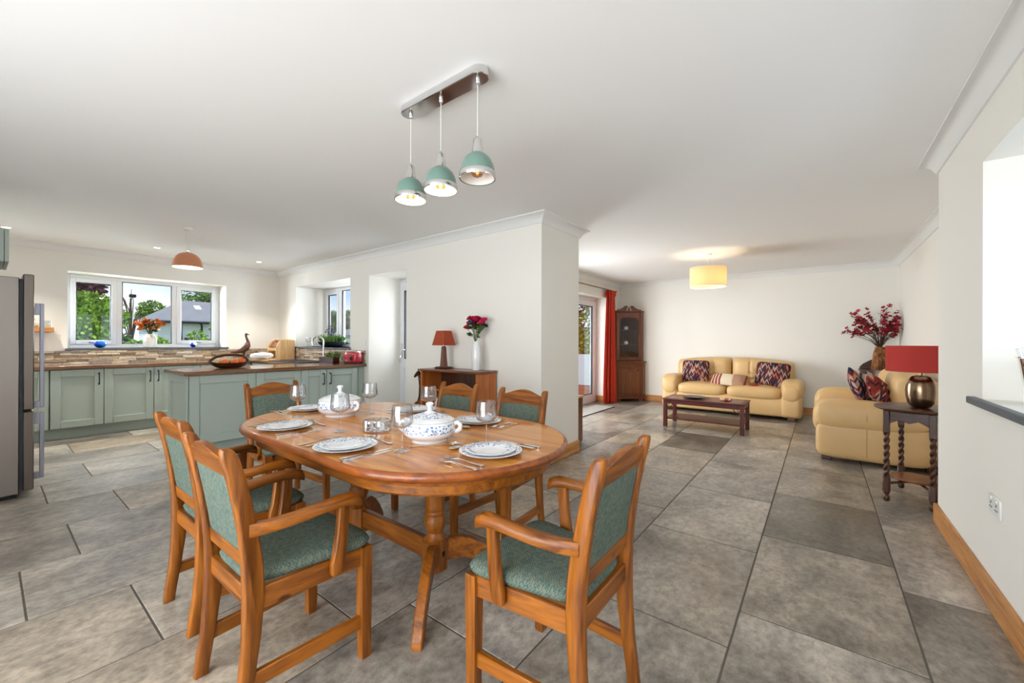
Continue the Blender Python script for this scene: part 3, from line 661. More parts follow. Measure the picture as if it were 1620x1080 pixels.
# ================================================================== dining chairs (carvers)
def strip(front, back):
    """closed polygon from two side curves"""
    return front + back[::-1]
def make_chair():
    root = thing('dining_chair', '', 'chair')
    cl = [(-.212, 0, .020), (-.205, .06, .021), (-.19, .16, .022), (-.178, .28, .026), (-.172, .40, .030), (-.175, .50, .029), (-.186, .60, .027), (-.203, .70, .025), (-.222, .79, .024), (-.238, .85, .023), (-.247, .876, .018), (-.252, .886, .010)]
    poly = [(y+d, z) for y, z, d in cl] + [(y-d, z) for y, z, d in cl[::-1]]
    poly = poly   # front side up, back side down: counter-clockwise seen from +x is reversed below
    for s in (-1, 1):
        b = B(); b.prism(poly, s*.178-.0165, s*.178+.0165, 'x', .006)
        b.obj('rear_post', PINE['z'], root, 45)
    def yz(z):
        for (y0, z0, d0), (y1, z1, d1) in zip(cl, cl[1:]):
            if z0 <= z <= z1: return y0+(y1-y0)*(z-z0)/(z1-z0)
        return cl[-1][0]
    # crest rail with a bowed top
    n = 14; rings = []
    for i in range(n+1):
        x = -.165+.33*i/n; t = abs(x)/.165
        top = .846+.037*(.5+.5*math.cos(PI*min(1, t*1.0)))**.8; bot = .785+.006*(1-t*t)
        r = []
        for z, d in ((bot, .012), (bot+.004, .014), (top-.004, .014), (top, .010), (top, -.010), (top-.004, -.014), (bot+.004, -.014), (bot, -.012)):
            r.append((x, yz(z)+d-.006*(1-t*t), z))
        rings.append(r)
    B().loft(rings, True).obj('crest_rail', PINE['x'], root, 40)
    # lower back rail
    rings = []
    for x in (-.165, .165): rings.append([(x, yz(z)+d, z) for z, d in ((.485, .011), (.535, .011), (.535, -.013), (.485, -.013))])
    B().loft(rings, True).obj('back_rail', PINE['x'], root)
    # upholstered back panel
    rings = []; nz_ = 8
    for j in range(nz_+1):
        z = .53+.26*j/nz_; e = .006 if j in (0, nz_) else 0
        y = yz(z); r = []
        for k in range(17):
            x = -.163+.326*k/16; pf = (1-(x/.163)**6)*(1-((z-.66)/.131)**6) if abs(z-.66) < .131 else 0
            r.append((x, y+.008+.012*max(0, pf), z))
        for k in range(17):
            x = .163-.326*k/16; pf = (1-(x/.163)**6)*(1-((z-.66)/.131)**6) if abs(z-.66) < .131 else 0
            r.append((x, y-.010-.010*max(0, pf), z))
        rings.append(r)
    B().loft(rings, True).obj('back_pad', TWEED, root, 60)
    # seat frame
    B().box(-.205, .205, .182, .206, .355, .425, .003).obj('seat_rail', PINE['x'], root)
    B().box(-.165, .165, -.186, -.164, .36, .425, .003).obj('seat_rail', PINE['x'], root)
    for s in (-1, 1):
        a = Vector((s*.176, -.17, 0)); c = Vector((s*.207, .2, 0)); dr = (c-a); L = dr.length; an = math.atan2(dr.y, dr.x)
        M = T(a.x, a.y, 0) @ RZ(an)
        B().box(0, L, -.011, .011, .355, .425, .003, M=M).obj('side_rail', PINE['y'], root)
        a2 = Vector((s*.178, -.195, 0)); c2 = Vector((s*.205, .2, 0)); d2_ = c2-a2; M2 = T(a2.x, a2.y, 0) @ RZ(math.atan2(d2_.y, d2_.x))
        B().box(0, d2_.length, -.010, .010, .115, .165, .003, M=M2).obj('stretcher', PINE['y'], root)
        # front leg, slightly tapered
        lx = s*.207
        B().loft([[(lx-w, .2-w, z), (lx+w, .2-w, z), (lx+w, .2+w, z), (lx-w, .2+w, z)] for w, z in ((.0165, 0), (.018, .01), (.0215, .35), (.0215, .422), (.019, .425))], True).obj('front_leg', PINE['z'], root)
        # arm: leaves the post, swings outwards, drops at the front in a rounded hand-hold
        path = [(.182, -.19, .618), (.205, -.13, .620), (.222, -.06, .626), (.229, .02, .633), (.227, .09, .635), (.224, .135, .631), (.222, .162, .620), (.222, .172, .608)]
        wd = [.017, .021, .023, .024, .025, .026, .024, .014]; th = [.021, .018, .017, .016, .017, .02, .021, .014]
        rings = []
        for (x, y, z), w, t in zip(path, wd, th):
            rings.append([(s*(x+w*cx), y, z+t*cz) for cx, cz in ((-1, -.6), (-.75, -1), (.75, -1), (1, -.6), (1, .5), (.7, 1), (-.7, 1), (-1, .5))])
        if s > 0: rings = rings[::-1]
        B().loft(rings, True).obj('arm', PINE['y'], root, 50)
        # arm support, swelling where it is fixed to the side rail
        sp = [(.104, .628, .020), (.102, .58, .020), (.098, .52, .021), (.091, .46, .023), (.083, .42, .025), (.078, .385, .022), (.076, .375, .014)]
        pl = [(y-d, z) for y, z, d in sp] + [(y+d, z) for y, z, d in sp[::-1]]
        x0, x1 = sorted((s*.211, s*.237))
        B().prism(pl[::-1] if False else pl, x0, x1, 'x', .004).obj('arm_support', PINE['z'], root, 45)
    # seat cushion
    rings = []
    for z, i in ((.422, .010), (.428, .002), (.445, -.004), (.456, .002), (.464, .016), (.470, .045), (.473, .10), (.474, .17)):
        r = []
        N = 40
        for k in range(N):
            a = 2*PI*(k+.5)/N; cx = math.copysign(abs(math.cos(a))**.28, math.cos(a)); cy = math.copysign(abs(math.sin(a))**.28, math.sin(a))
            y = .030 + cy*(.204-i)
            t = (y+.174)/.408; w = .158+.072*max(0, min(1, t))
            if y < -.13: w = .155
            r.append((cx*(w-i*.9), y, z))
        rings.append(r)
    B().loft(rings, True).obj('seat', TWEED, root, 60)
    return root
chair = make_chair()
spots = [((-1.60, .69), 0, 'green tweed pine carver chair nearest the viewer, left of the table foot'),
         ((-2.225, .735), 0, 'green tweed pine carver chair on the near side, second from the viewer'),
         ((-.733, 1.22), PI/2, 'green tweed pine carver chair at the near right table end'),
         ((-3.20, 1.385), -PI/2, 'green tweed pine carver chair at the far table end, in front of the peninsula'),
         ((-2.235, 2.005), PI, 'green tweed pine carver chair on the far side, in front of the bookcase'),
         ((-1.61, 1.985), PI, 'green tweed pine carver chair on the far side, between bookcase and white pillar')]
for i, (xy, rz, lab) in enumerate(spots):
    c = chair if i == 0 else copy_tree(chair)
    c.location = (xy[0], xy[1], 0); c.rotation_euler = (0, 0, rz); c['label'] = lab; c['group'] = 'pine carver chairs round the dining table'
# ================================================================== things on the dining table
TT = TZ+.0005
def plate_mesh(r, h, rim):
    return B().lathe([(r*.30, .004), (r*.55, 0), (r*.60, 0), (r*.66, .004), (r*.97, h-.003), (r, h), (r*.985, h+.001), (r*rim, h*.55), (r*rim*.93, h*.38), (r*.3, h*.34), (r*.02, h*.34)], 40)
def fork_mesh():
    b = B()
    n = 9
    pts = [(-.095, .008, .002), (-.085, .0095, .002), (-.06, .006, .002), (-.02, .0032, .004), (.02, .0032, .008), (.035, .006, .008), (.045, .011, .006), (.06, .0118, .004)]
    b.loft([[(w, x, z), (w, x, z+.002), (-w, x, z+.002), (-w, x, z)] for x, w, z in pts], True)
    for k in range(4):
        u = -.0102+.0068*k
        b.loft([[(u-.0014, x, z), (u+.0014, x, z), (u+.0014, x, z+.0018), (u-.0014, x, z+.0018)] for x, z in ((.058, .004), (.075, .003), (.095, .006))], True)
    return b
def knife_mesh():
    pts = [(-.11, .009, .006), (-.10, .010, .007), (-.03, .0075, .006), (-.015, .006, .005), (-.005, .008, .0016), (.04, .0095, .0016), (.085, .009, .0015), (.105, .005, .0014), (.112, .001, .0012)]
    return B().loft([[(w, y, .0), (w, y, t), (-w, y, t), (-w, y, 0)] for y, w, t in pts], True)
def spoon_mesh(L=1.0):
    b = B(); pts = [(-.09, .008, .002), (-.08, .009, .002), (-.05, .005, .002), (0, .003, .005), (.03, .0035, .008)]
    b.loft([[(w, y*L, z), (w, y*L, z+.002), (-w, y*L, z+.002), (-w, y*L, z)] for y, w, z in pts], True)
    prof = [(.001, .001), (.6, .0022), (.9, .006), (1, .009), (.96, .0095), (.55, .004), (.001, .003)]
    b.loft([[(r*.019*math.cos(2*PI*k/18), (.058+r*.031*math.sin(2*PI*k/18))*L, z) for k in range(18)] for r, z in prof], True)
    return b
USED = set()
def reuse(first, name, loc, rz, label, cat, group):
    """first time link the original, afterwards a copy sharing its mesh"""
    o = first if first.name not in USED else copy_tree(first)
    USED.add(first.name)
    o.location = loc; o.rotation_euler = (0, 0, rz); tag(o, label, cat, group)
    return o
P_BIG = plate_mesh(.127, .016, .72).obj('dinner_plate', PLATE_BIG, None, 60)
P_SM = plate_mesh(.101, .012, .70).obj('dessert_plate', PLATE_SM, None, 60)
FORK = fork_mesh().obj('fork', SILVER); KNIFE = knife_mesh().obj('knife', SILVER); SPOON = spoon_mesh().obj('dessert_spoon', SILVER, None, 60)
glb = B().lathe([(.034, .0), (.034, .0015), (.012, .004), (.0042, .008), (.0034, .02), (.0034, .085), (.006, .092), (.020, .097), (.038, .106), (.0465, .117), (.046, .13), (.040, .188), (.0394, .188), (.0452, .13), (.0455, .118), (.036, .108), (.018, .1), (.001, .098)], 30)
GLASSW = glb.obj('wine_glass', WINEG, None, 60)
settings = [((-1.585, .925), 0, (-1.36, 1.04), 'nearest the viewer'),
            ((-2.19, .945), 0, (-1.895, 1.075), 'before the second near-side chair'),
            ((-1.055, 1.24), PI/2, (-1.165, 1.34), 'at the near right table end'),
            ((-2.655, 1.29), -PI/2, (-2.46, 1.13), 'at the kitchen end of the table'),
            ((-2.07, 1.70), PI, (-2.23, 1.46), 'across the table before the bookcase'),
            ((-1.51, 1.67), PI, (-1.82, 1.58), 'across the table nearest the pillar')]
for (x, y), rz, g, d in settings:
    M = T(x, y, 0) @ RZ(rz)
    def w(lx, ly, z=TT): return tuple(M @ Vector((lx, ly, z)))
    reuse(P_BIG, 'dinner_plate', (x, y, TT), rz, 'white dinner plate under a smaller plate, '+d, 'plate', 'blue flowered dinner plates on the table')
    reuse(P_SM, 'dessert_plate', (x, y, TT+.0075), rz+.7, 'smaller blue flowered plate stacked on a dinner plate, '+d, 'plate', 'blue flowered dessert plates on the table')
    reuse(FORK, 'fork', w(-.155, .0), rz+.05, 'silver fork closest to the plate, '+d, 'fork', 'silver forks on the table')
    reuse(FORK, 'fork', w(-.195, -.01), rz+.02, 'silver outer fork away from the plate, '+d, 'fork', 'silver forks on the table')
    reuse(KNIFE, 'knife', w(.152, .0), rz-.04, 'silver knife closest to the plate, '+d, 'knife', 'silver knives on the table')
    reuse(KNIFE, 'knife', w(.18, -.01), rz-.02, 'silver outer knife away from the plate, '+d, 'knife', 'silver knives on the table')
    reuse(SPOON, 'dessert_spoon', w(.01, .155), rz+PI/2, 'silver dessert spoon above the plate, '+d, 'spoon', 'silver dessert spoons on the table')
    reuse(GLASSW, 'wine_glass', (g[0], g[1], TT), 0, 'clear stemmed wine glass, '+d, 'wine glass', 'clear wine glasses on the table')
def tureen(loc, rz, label, k=1.0):
    t = thing('tureen', label, 'tureen', loc, rz, 'blue flowered lidded tureens')
    B().lathe([(r*k, z*k) for r, z in ((.06, 0), (.080, 0), (.080, .006), (.082, .012), (.102, .022), (.115, .036), (.119, .052), (.117, .072), (.112, .09), (.108, .091), (.106, .08), (.03, .03), (.001, .028))], 44).obj('bowl', TUREEN, t, 60)
    lid = B().lathe([(r*k, z*k) for r, z in ((.111, .091), (.113, .094), (.106, .099), (.085, .109), (.055, .118), (.026, .126), (.012, .134), (.009, .148), (.015, .158), (.019, .166), (.012, .172), (.001, .174))], 40).obj('lid', TUREENL, t, 60)
    for s in (-1, 1):
        B().tube([(s*.108*k, 0, .074*k), (s*.128*k, 0, .083*k), (s*.142*k, 0, .072*k), (s*.14*k, 0, .054*k), (s*.126*k, 0, .043*k), (s*.108*k, 0, .042*k)], .0065*k, 8, flat=1.6).obj('handle', PORC, t, 60)
tureen((-1.415, 1.235, TT), .55, 'round white lidded tureen with blue flowers, nearer of the two')
tureen((-2.32, 1.315, TT), .2, 'round white lidded tureen with blue flowers, farther of the two, near the kitchen', 1.05)
rings = []
for r, z in ((.055, 0), (.064, 0), (.066, .006), (.066, .05), (.064, .056), (.060, .056), (.059, .012), (.02, .010), (.001, .010)):
    rings.append([((r*(1+(.05 if k % 2 and r > .063 and .004 < z < .058 else 0)))*math.cos(2*PI*k/44), (r*(1+(.05 if k % 2 and r > .063 and .004 < z < .058 else 0)))*math.sin(2*PI*k/44), z) for k in range(44)])
o = B().loft(rings, True).obj('glass_bowl', CUTG, None, 20); o.location = (-1.775, 1.205, TT); tag(o, 'low fluted cut-glass bowl in the middle of the dining table', 'bowl')
o = spoon_mesh(1.25).obj('serving_spoon', SILVER, None, 60); o.location = (-1.31, 1.185, TT); o.rotation_euler = (0, 0, -.75); tag(o, 'long silver serving spoon beside the nearer tureen', 'spoon')

# ================================================================== lights on the ceiling
BULB = emit('lit_bulb', s3(255, 226, 180), 9.0)
AMBER = glass('amber_bulb_glass', tint=(.86, .6, .36, 1), gloss=.35, rough=.05)
FIL = emit('bulb_filament', s3(255, 200, 120), 2.0)
SHIN = plain('white_shade_lining', s3(236, 232, 226), .4)
CABLE = plain('white_cable', s3(222, 220, 214), .5)
pb = thing('bar_pendant_lamp', 'chrome ceiling bar with three sage green dome pendants above the dining table', 'pendant lamp', (-1.475, 1.36, CZ))
b = B(); n = 10
pl = [(.245+.045*math.cos(a), .045*math.sin(a)) for a in [-PI/2+PI*k/n for k in range(n+1)]] + [(-.245+.045*math.cos(a), .045*math.sin(a)) for a in [PI/2+PI*k/n for k in range(n+1)]]
b.prism(pl, -.04, 0, 'z', .003); b.obj('ceiling_bar', CHROME, pb, 40)
for i, x in enumerate((-.237, -.008, .235)):
    B().lathe([(.011, -.04), (.011, -.052), (.006, -.062), (.002, -.064)][::-1], 12, M=T(x, 0, 0)).obj('cable_grip', CHROME, pb)
    B().tube([(x, 0, -.06), (x, 0, -.30)], .0022, 6).obj('cable', CABLE, pb)
    z0 = -.492
    sh = B().lathe([(.081, z0+.0), (.0815, z0+.004), (.0795, z0+.03), (.073, z0+.06), (.06, z0+.088), (.042, z0+.106), (.028, z0+.114), (.028, z0+.112), (.041, z0+.103), (.058, z0+.085), (.071, z0+.058), (.0775, z0+.03), (.079, z0+.0)], 40, M=T(x, 0, 0), caps=False)
    so = sh.obj('shade', TEAL, pb, 50)
    B().lathe([(.0815, z0-.001), (.0828, z0+.001), (.0825, z0+.026), (.0805, z0+.028)], 40, M=T(x, 0, 0), caps=False).obj('rim_band', CHROME, so, 50)
    B().lathe([(.0775, z0+.001), (.076, z0+.03), (.069, z0+.057), (.056, z0+.083), (.039, z0+.1), (.02, z0+.108), (.001, z0+.109)], 36, M=T(x, 0, 0), caps=False).obj('lining', SHIN, so, 60)
    B().lathe([(.031, z0+.112), (.028, z0+.118), (.022, z0+.15), (.0185, z0+.178), (.012, z0+.184), (.004, z0+.19), (.003, z0+.195)], 24, M=T(x, 0, 0)).obj('cap', CHROME, so, 50)
    bo = B().lathe([(.001, z0+.005), (.018, z0+.009), (.029, z0+.022), (.031, z0+.036), (.025, z0+.052), (.014, z0+.066), (.012, z0+.095)], 24, M=T(x, 0, 0)).obj('bulb', AMBER, so, 60)
    B().lathe([(.001, z0+.02), (.007, z0+.024), (.007, z0+.06), (.001, z0+.064)], 10, M=T(x, 0, 0)).obj('filament', BULB if i < 2 else FIL, so, 60)
    if i < 2:
        L = light('pendant_bulb', 'POINT', (-1.475+x, 1.36, CZ+z0+.004), 1.3, (1, .82, .6), shadow_soft_size=.02)
# copper pendant
kp = thing('copper_pendant_lamp', 'shiny copper dome pendant hanging over the kitchen peninsula', 'pendant lamp', (-5.5, 1.352, CZ))
B().lathe([(.001, 0), (.045, -.001), (.045, -.02), (.03, -.026), (.001, -.026)][::-1], 24).obj('ceiling_rose', WHITEP, kp, 50)
B().tube([(0, 0, -.02), (0, 0, -.255)], .0025, 6).obj('cable', CABLE, kp)
B().lathe([(.014, -.235), (.014, -.262), (.01, -.268)][::-1], 14).obj('lamp_holder', CHROME, kp)
prof = [(.135, -.43), (.134, -.40), (.126, -.36), (.108, -.32), (.08, -.29), (.045, -.272), (.012, -.266)]
B().lathe(prof + [(r-.002, z-.001) for r, z in prof[::-1]], 44, caps=False).obj('shade', COPPER, kp, 50)
B().lathe([(r-.003, z-.002) for r, z in prof], 40, caps=False).obj('lining', SHIN, kp, 60)
B().lathe([(.001, -.40), (.02, -.393), (.03, -.37), (.025, -.345), (.013, -.32), (.012, -.28)], 20).obj('bulb', BULB, kp, 60)
light('copper_pendant_bulb', 'POINT', (-5.5, 1.352, CZ-.415), 5, (1, .86, .7), shadow_soft_size=.03)
# drum pendant
LSHADE = bpy.data.materials.new('lit_cream_shade'); LSHADE.use_nodes = True; nn = LSHADE.node_tree.nodes; ll = LSHADE.node_tree.links; nn.clear()
o_ = nn.new('ShaderNodeOutputMaterial'); d_ = nn.new('ShaderNodeBsdfDiffuse'); t_ = nn.new('ShaderNodeBsdfTranslucent'); x_ = nn.new('ShaderNodeMixShader')
d_.inputs[0].default_value = s3(232, 218, 194); t_.inputs[0].default_value = s3(240, 218, 180); x_.inputs[0].default_value = .55
ll.new(d_.outputs[0], x_.inputs[1]); ll.new(t_.outputs[0], x_.inputs[2]); ll.new(x_.outputs[0], o_.inputs[0])
lp = thing('drum_pendant_lamp', 'cream fabric drum pendant glowing over the coffee table', 'pendant lamp', (-1.254, 6.15, CZ))
B().lathe([(.001, 0), (.05, -.001), (.05, -.022), (.001, -.024)][::-1], 24).obj('ceiling_rose', WHITEP, lp, 50)
B().tube([(0, 0, -.02), (0, 0, -.25)], .0025, 6).obj('cable', CABLE, lp)
sh = B().lathe([(.234, -.455), (.234, -.195), (.232, -.195), (.232, -.455)], 56, caps=False).obj('shade', LSHADE, lp, 50)
for z in (-.455, -.195):
    B().lathe([(.2345, z-.004), (.236, z), (.2345, z+.004), (.231, z+.004), (.231, z-.004)], 56, caps=False).obj('rim', CABLE, sh, 50)
for k in range(3): B().tube([(0, 0, -.2), (.232*math.cos(k*2.09), .232*math.sin(k*2.09), -.2)], .002, 6).obj('spoke', CHROME, sh)
B().lathe([(.001, -.345), (.02, -.338), (.03, -.315), (.025, -.29), (.013, -.262), (.012, -.22)], 20).obj('bulb', BULB, lp, 60)
light('drum_pendant_bulb', 'POINT', (-1.254, 6.15, CZ-.36), 5.5, (1, .8, .58), shadow_soft_size=.04)
# recessed downlights
DL = emit('downlight_lens', s3(255, 250, 240), 14)
for i, (x, y, lab) in enumerate(((-7.05, .14, 'recessed ceiling downlight above the fridge, leftmost of three'), (-6.98, 1.39, 'recessed ceiling downlight left of the copper pendant, middle of three'), (-6.95, 2.60, 'recessed ceiling downlight by the sink corner, right of the copper pendant'))):
    t = thing('downlight', lab, 'downlight', (x, y, CZ), 0, 'kitchen downlights')
    B().lathe([(.032, -.001), (.034, -.006), (.042, -.005), (.044, 0)], 28, caps=False).obj('bezel', WHITEP, t)
    B().lathe([(.001, -.003), (.032, -.003), (.032, -.001), (.001, -.001)], 28).obj('lens', DL, t)
    light('downlight_lamp', 'SPOT', (x, y, CZ-.02), 60, (1, .95, .86), aim=(x, y, 0), spot_size=1.9, spot_blend=.8, shadow_soft_size=.03)
# ================================================================== kitchen
WT = .895                         # worktop height
def shaker(root, M, w, z0, z1, handle=None, name='door', rail=.085):
    """shaker front: local x across, -y out of the cabinet, built at origin then placed by M; frame around a recessed panel"""
    d = B().box(.0025, rail, -.022, 0, z0, z1, .0035, M=M).box(w-rail, w-.0025, -.022, 0, z0, z1, .0035, M=M).box(rail, w-rail, -.022, 0, z0, z0+rail, .0035, M=M).box(rail, w-rail, -.022, 0, z1-rail, z1, .0035, M=M).obj(name, SAGE, root)
    B().box(rail-.002, w-rail+.002, -.006, -.001, z0+rail-.002, z1-rail+.002, 0, M=M).obj('door_panel', SAGE, d)
    if handle is not None:
        hx = handle; zt = z1-.055; zb = zt-.135
        hb = B().tube([(hx, -.02, zt), (hx, -.045, zt), (hx, -.052, zt-.008), (hx, -.052, zb+.008), (hx, -.045, zb), (hx, -.02, zb)], .0055, 8, M=M, flat=1.0)
        hb.box(hx-.009, hx+.009, -.024, -.02, zt-.01, zt+.01, .001, M=M).box(hx-.009, hx+.009, -.024, -.02, zb-.01, zb+.01, .001, M=M)
        hb.obj('handle', BLACKM, d, 50)
    return d
def cabinet(label, x, y, rz, w, depth, doors, cat='cabinet', group='sage green base cabinets', plinth=True, name='base_cabinet'):
    t = thing(name, label, cat, (x, y, 0), rz, group)
    B().box(.002, w-.002, .004, depth, .135, WT-.042, .001).obj('carcass', SAGE, t)
    if plinth: B().box(0, w, .045, .065, 0, .135).obj('plinth', SAGED, t)
    for x0, ww, h in doors: shaker(t, T(x0, 0, 0), ww, .14, WT-.048, h)
    return t
# run under the kitchen window: fronts face +x, so local x runs along +y (rz = 90 degrees)
XC = -7.32
runs = [(-.48, .478, [(0, .95, None)], 'sage green base cabinet mostly hidden behind the fridge freezer'),
        (.478, .936, [(0, .458, .458-.045)], 'sage green base cabinet just right of the fridge freezer, handle on its right'),
        (.936, 1.425, [(0, .489, .489-.04)], 'sage green base cabinet under the window, left door of the handle pair'),
        (1.425, 1.947, [(0, .522, .045)], 'sage green base cabinet under the window, partly behind the peninsula end'),
        (1.947, 2.62, [(0, .673, None)], 'sage green base cabinet in the corner behind the peninsula')]
for y0, y1, drs, lab in runs: cabinet(lab, XC, y0, PI/2, y1-y0, .47, drs)
# run under the sink window: fronts face -y
for i, (x0, x1, lab) in enumerate(((-7.3, -6.5, 'sage green base cabinet under the sink drainer'), (-6.5, -5.76, 'sage green base cabinet under the sink bowl'))):
    cabinet(lab, x0, 2.65, 0, x1-x0, .58, [(0, (x1-x0)/2, None), ((x1-x0)/2, (x1-x0)/2, None)])
# peninsula: fronts face +x
XF = -5.09
pens = [(1.262, 1.870, [(0, .608, None)], 'sage green peninsula unit with wide blank panel at the free end'),
        (1.870, 2.372, [(0, .502, None)], 'sage green peninsula unit with blank panel behind the far-end chair'),
        (2.372, 2.690, [(0, .318, .318-.045)], 'narrow sage green peninsula unit with handle on its right'),
        (2.690, 3.245, [(0, .44, .045), (.44, .115, None)], 'sage green peninsula unit against the back door wall, handle on its left')]
for y0, y1, drs, lab in pens:
    cabinet(lab, XF, y0, PI/2, y1-y0, .62, [d for d in drs if d[1] > .2], group='sage green peninsula units', name='peninsula_unit')
ep = thing('peninsula_end_panel', 'sage green panelled end of the peninsula facing the fridge', 'panel', (-5.73, 1.262, 0))
shaker(ep, T(0, 0, 0), .64, .02, WT-.042)
# worktops
wt = B().box(-7.795, -7.275, -.48, 3.24, WT-.04, WT, .004).obj('worktop', WALNUT['y']); tag(wt, 'dark walnut worktop running under the kitchen window', 'worktop')
wt = B().box(-7.273, -5.785, 2.62, 3.24, WT-.04, WT, .004).obj('worktop', WALNUT['x']); tag(wt, 'dark walnut worktop holding the black sink', 'worktop')
wt = B().box(-5.783, -5.03, 1.21, 3.245, WT-.04, WT, .004).obj('worktop', WALNUT['y']); tag(wt, 'walnut worktop on the kitchen peninsula', 'worktop')
# split-stone upstand: each strip its own block, joined because a strip is only a few pixels high
def island_stone():
    m, n, l, p = mat('split_stone'); g = n.new('ShaderNodeNewGeometry'); r = n.new('ShaderNodeValToRGB'); r.color_ramp.interpolation = 'CONSTANT'
    cols = [s3(168, 148, 122), s3(196, 182, 160), s3(142, 126, 108), s3(206, 194, 176), s3(178, 154, 122), s3(150, 142, 134), s3(186, 170, 150), s3(128, 112, 96)]
    for i, c in enumerate(cols):
        e = r.color_ramp.elements[i] if i < 2 else r.color_ramp.elements.new(i/len(cols))
        e.position = i/len(cols); e.color = c
    l.new(g.outputs['Random Per Island'], r.inputs[0])
    tcn = n.new('ShaderNodeTexCoord'); nz = n.new('ShaderNodeTexNoise'); nz.inputs['Scale'].default_value = 40; nz.inputs['Detail'].default_value = 5; l.new(tcn.outputs['Object'], nz.inputs['Vector'])
    mx = n.new('ShaderNodeMix'); mx.data_type = 'RGBA'; mx.blend_type = 'OVERLAY'; mx.inputs['Factor'].default_value = .6; l.new(r.outputs[0], mx.inputs['A']); l.new(nz.outputs[0], mx.inputs['B']); l.new(mx.outputs['Result'], p.inputs['Base Color'])
    p.inputs['Roughness'].default_value = .85; bp = n.new('ShaderNodeBump'); bp.inputs['Strength'].default_value = .5; bp.inputs['Distance'].default_value = .01; l.new(nz.outputs[0], bp.inputs['Height']); l.new(bp.outputs[0], p.inputs['Normal'])
    return m
STONE = island_stone()
rs = random.Random(3)
def upstand(name, label, u0, u1, z0, z1, place, rows=6):
    b = B(); h = (z1-z0)/rows
    for r in range(rows):
        u = u0
        while u < u1-.01:
            L = min(rs.uniform(.08, .26), u1-u); d = rs.uniform(.012, .03)
            place(b, u, u+L-.003, z0+r*h, z0+(r+1)*h-.002, d); u += L
    o = b.obj(name, STONE, None); tag(o, label, 'upstand', kind='stuff')
upstand('stone_upstand', 'split-stone upstand strips below the kitchen window sill', -.48, 3.22, WT+.001, KW[2]-.03, lambda b, u0, u1, z0, z1, d: b.box(XK+.0005, XK+d, u0, u1, z0, z1, .002))
upstand('stone_upstand', 'split-stone upstand strips below the sink window sill', -7.76, -5.06, WT+.001, SW[2]-.03, lambda b, u0, u1, z0, z1, d: b.box(u0, u1, YD-d, YD-.0005, z0, z1, .002))
# fridge freezer: side towards us, doors facing +y
fr = thing('fridge_freezer', 'tall brushed steel fridge freezer with two doors at the left edge', 'fridge', (-5.17, 0, 0))
B().box(-.30, .30, -.46, .165, .03, 1.69, .006).obj('body', STEEL, fr)
B().box(-.28, .28, -.44, .15, 0, .03).obj('base', BLACKM, fr)
B().box(-.295, .295, .165, .182, .05, 1.68).obj('door_seal', SEAL, fr)
for z0, z1, hz0, hz1 in ((.05, .655, .12, .64), (.672, 1.72, .68, 1.5)):
    d = B().box(-.30, .30, .182, .238, z0, z1, .006).obj('door', STEELD, fr)
    hb = B().box(.235, .262, .268, .292, hz0, hz1, .003).box(.235, .262, .236, .27, hz1-.09, hz1-.0, .002).box(.235, .262, .236, .27, hz0, hz0+.05, .002)
    hb.obj('handle', STEELG, d)
wc = thing('wall_cabinet', 'sage green wall cabinet above the fridge freezer', 'cabinet', (-5.17, 0, 0))
B().box(-.30, .30, -.48, .09, 1.80, 2.05, .002).obj('carcass', SAGE, wc); shaker(wc, T(.3, .092, 0) @ RZ(PI), .6, 1.80, 2.05, None)
# floating shelf with crockery
o = B().box(-7.795, -7.62, .18, .535, 1.315, 1.372, .004).obj('floating_shelf', OAK['y']); tag(o, 'short thick wooden shelf on the wall beside the fridge', 'shelf')
def lathe_thing(name, label, cat, prof, m, loc, seg=28, group=None, angle=55):
    o = B().lathe(prof, seg).obj(name, m, None, angle); o.location = loc; return tag(o, label, cat, group)
lathe_thing('glass_jar', 'small clear glass jar with lid on the floating shelf', 'jar', [(.03, 0), (.04, .004), (.046, .03), (.044, .05), (.05, .055), (.05, .075), (.045, .08), (.001, .082)], glass('jar_glass', tint=(.84, .89, .86, 1), gloss=.15), (-7.68, .475, 1.373))
lathe_thing('sugar_bowl', 'small cream crockery pot with knob beside the glass jar', 'pot', [(.025, 0), (.04, .01), (.045, .035), (.04, .055), (.03, .068), (.012, .078), (.008, .088), (.012, .1), (.001, .104)], plain('cream_crockery', s3(206, 202, 188), .3), (-7.69, .375, 1.373))
# things on the kitchen sill
VASEW = plain('white_ceramic', s3(226, 224, 220), .3)
rings = []
for r, z in ((.055, 0), (.07, .004), (.074, .03), (.074, .15), (.05, .185), (.044, .20), (.036, .2), (.034, .16), (.001, .03)):
    rings.append([(r*(1+(.07 if k % 2 and r > .045 else 0))*math.cos(2*PI*k/24), r*(1+(.07 if k % 2 and r > .045 else 0))*math.sin(2*PI*k/24), z) for k in range(24)])
o = B().loft(rings, True).obj('fluted_vase', VASEW, None, 15); o.location = (-7.92, 1.50, KW[2]+.001); tag(o, 'white fluted vase on the kitchen window sill', 'vase')
STEM = plain('green_stem', s3(70, 96, 44), .6)
def petals(b, c, R, n, tilt, w, rnd, cup=.35):
    """one flower head: n petals round a centre, facing a random direction"""
    ax = Vector((rnd.uniform(-1, 1)*tilt, rnd.uniform(-1, 1)*tilt, 1)).normalized()
    q = ax.to_track_quat('Z', 'Y').to_matrix().to_4x4(); M = T(*c) @ q
    for k in range(n):
        a = 2*PI*k/n+rnd.uniform(-.2, .2); Mk = M @ RZ(a)
        b.add([(0, 0, 0), (w, R*.45, R*cup*.5), (w*.8, R*.8, R*cup), (0, R, R*cup*.9), (-w*.8, R*.8, R*cup), (-w, R*.45, R*cup*.5)], [(0, 1, 2, 3), (0, 3, 4, 5)], Mk)
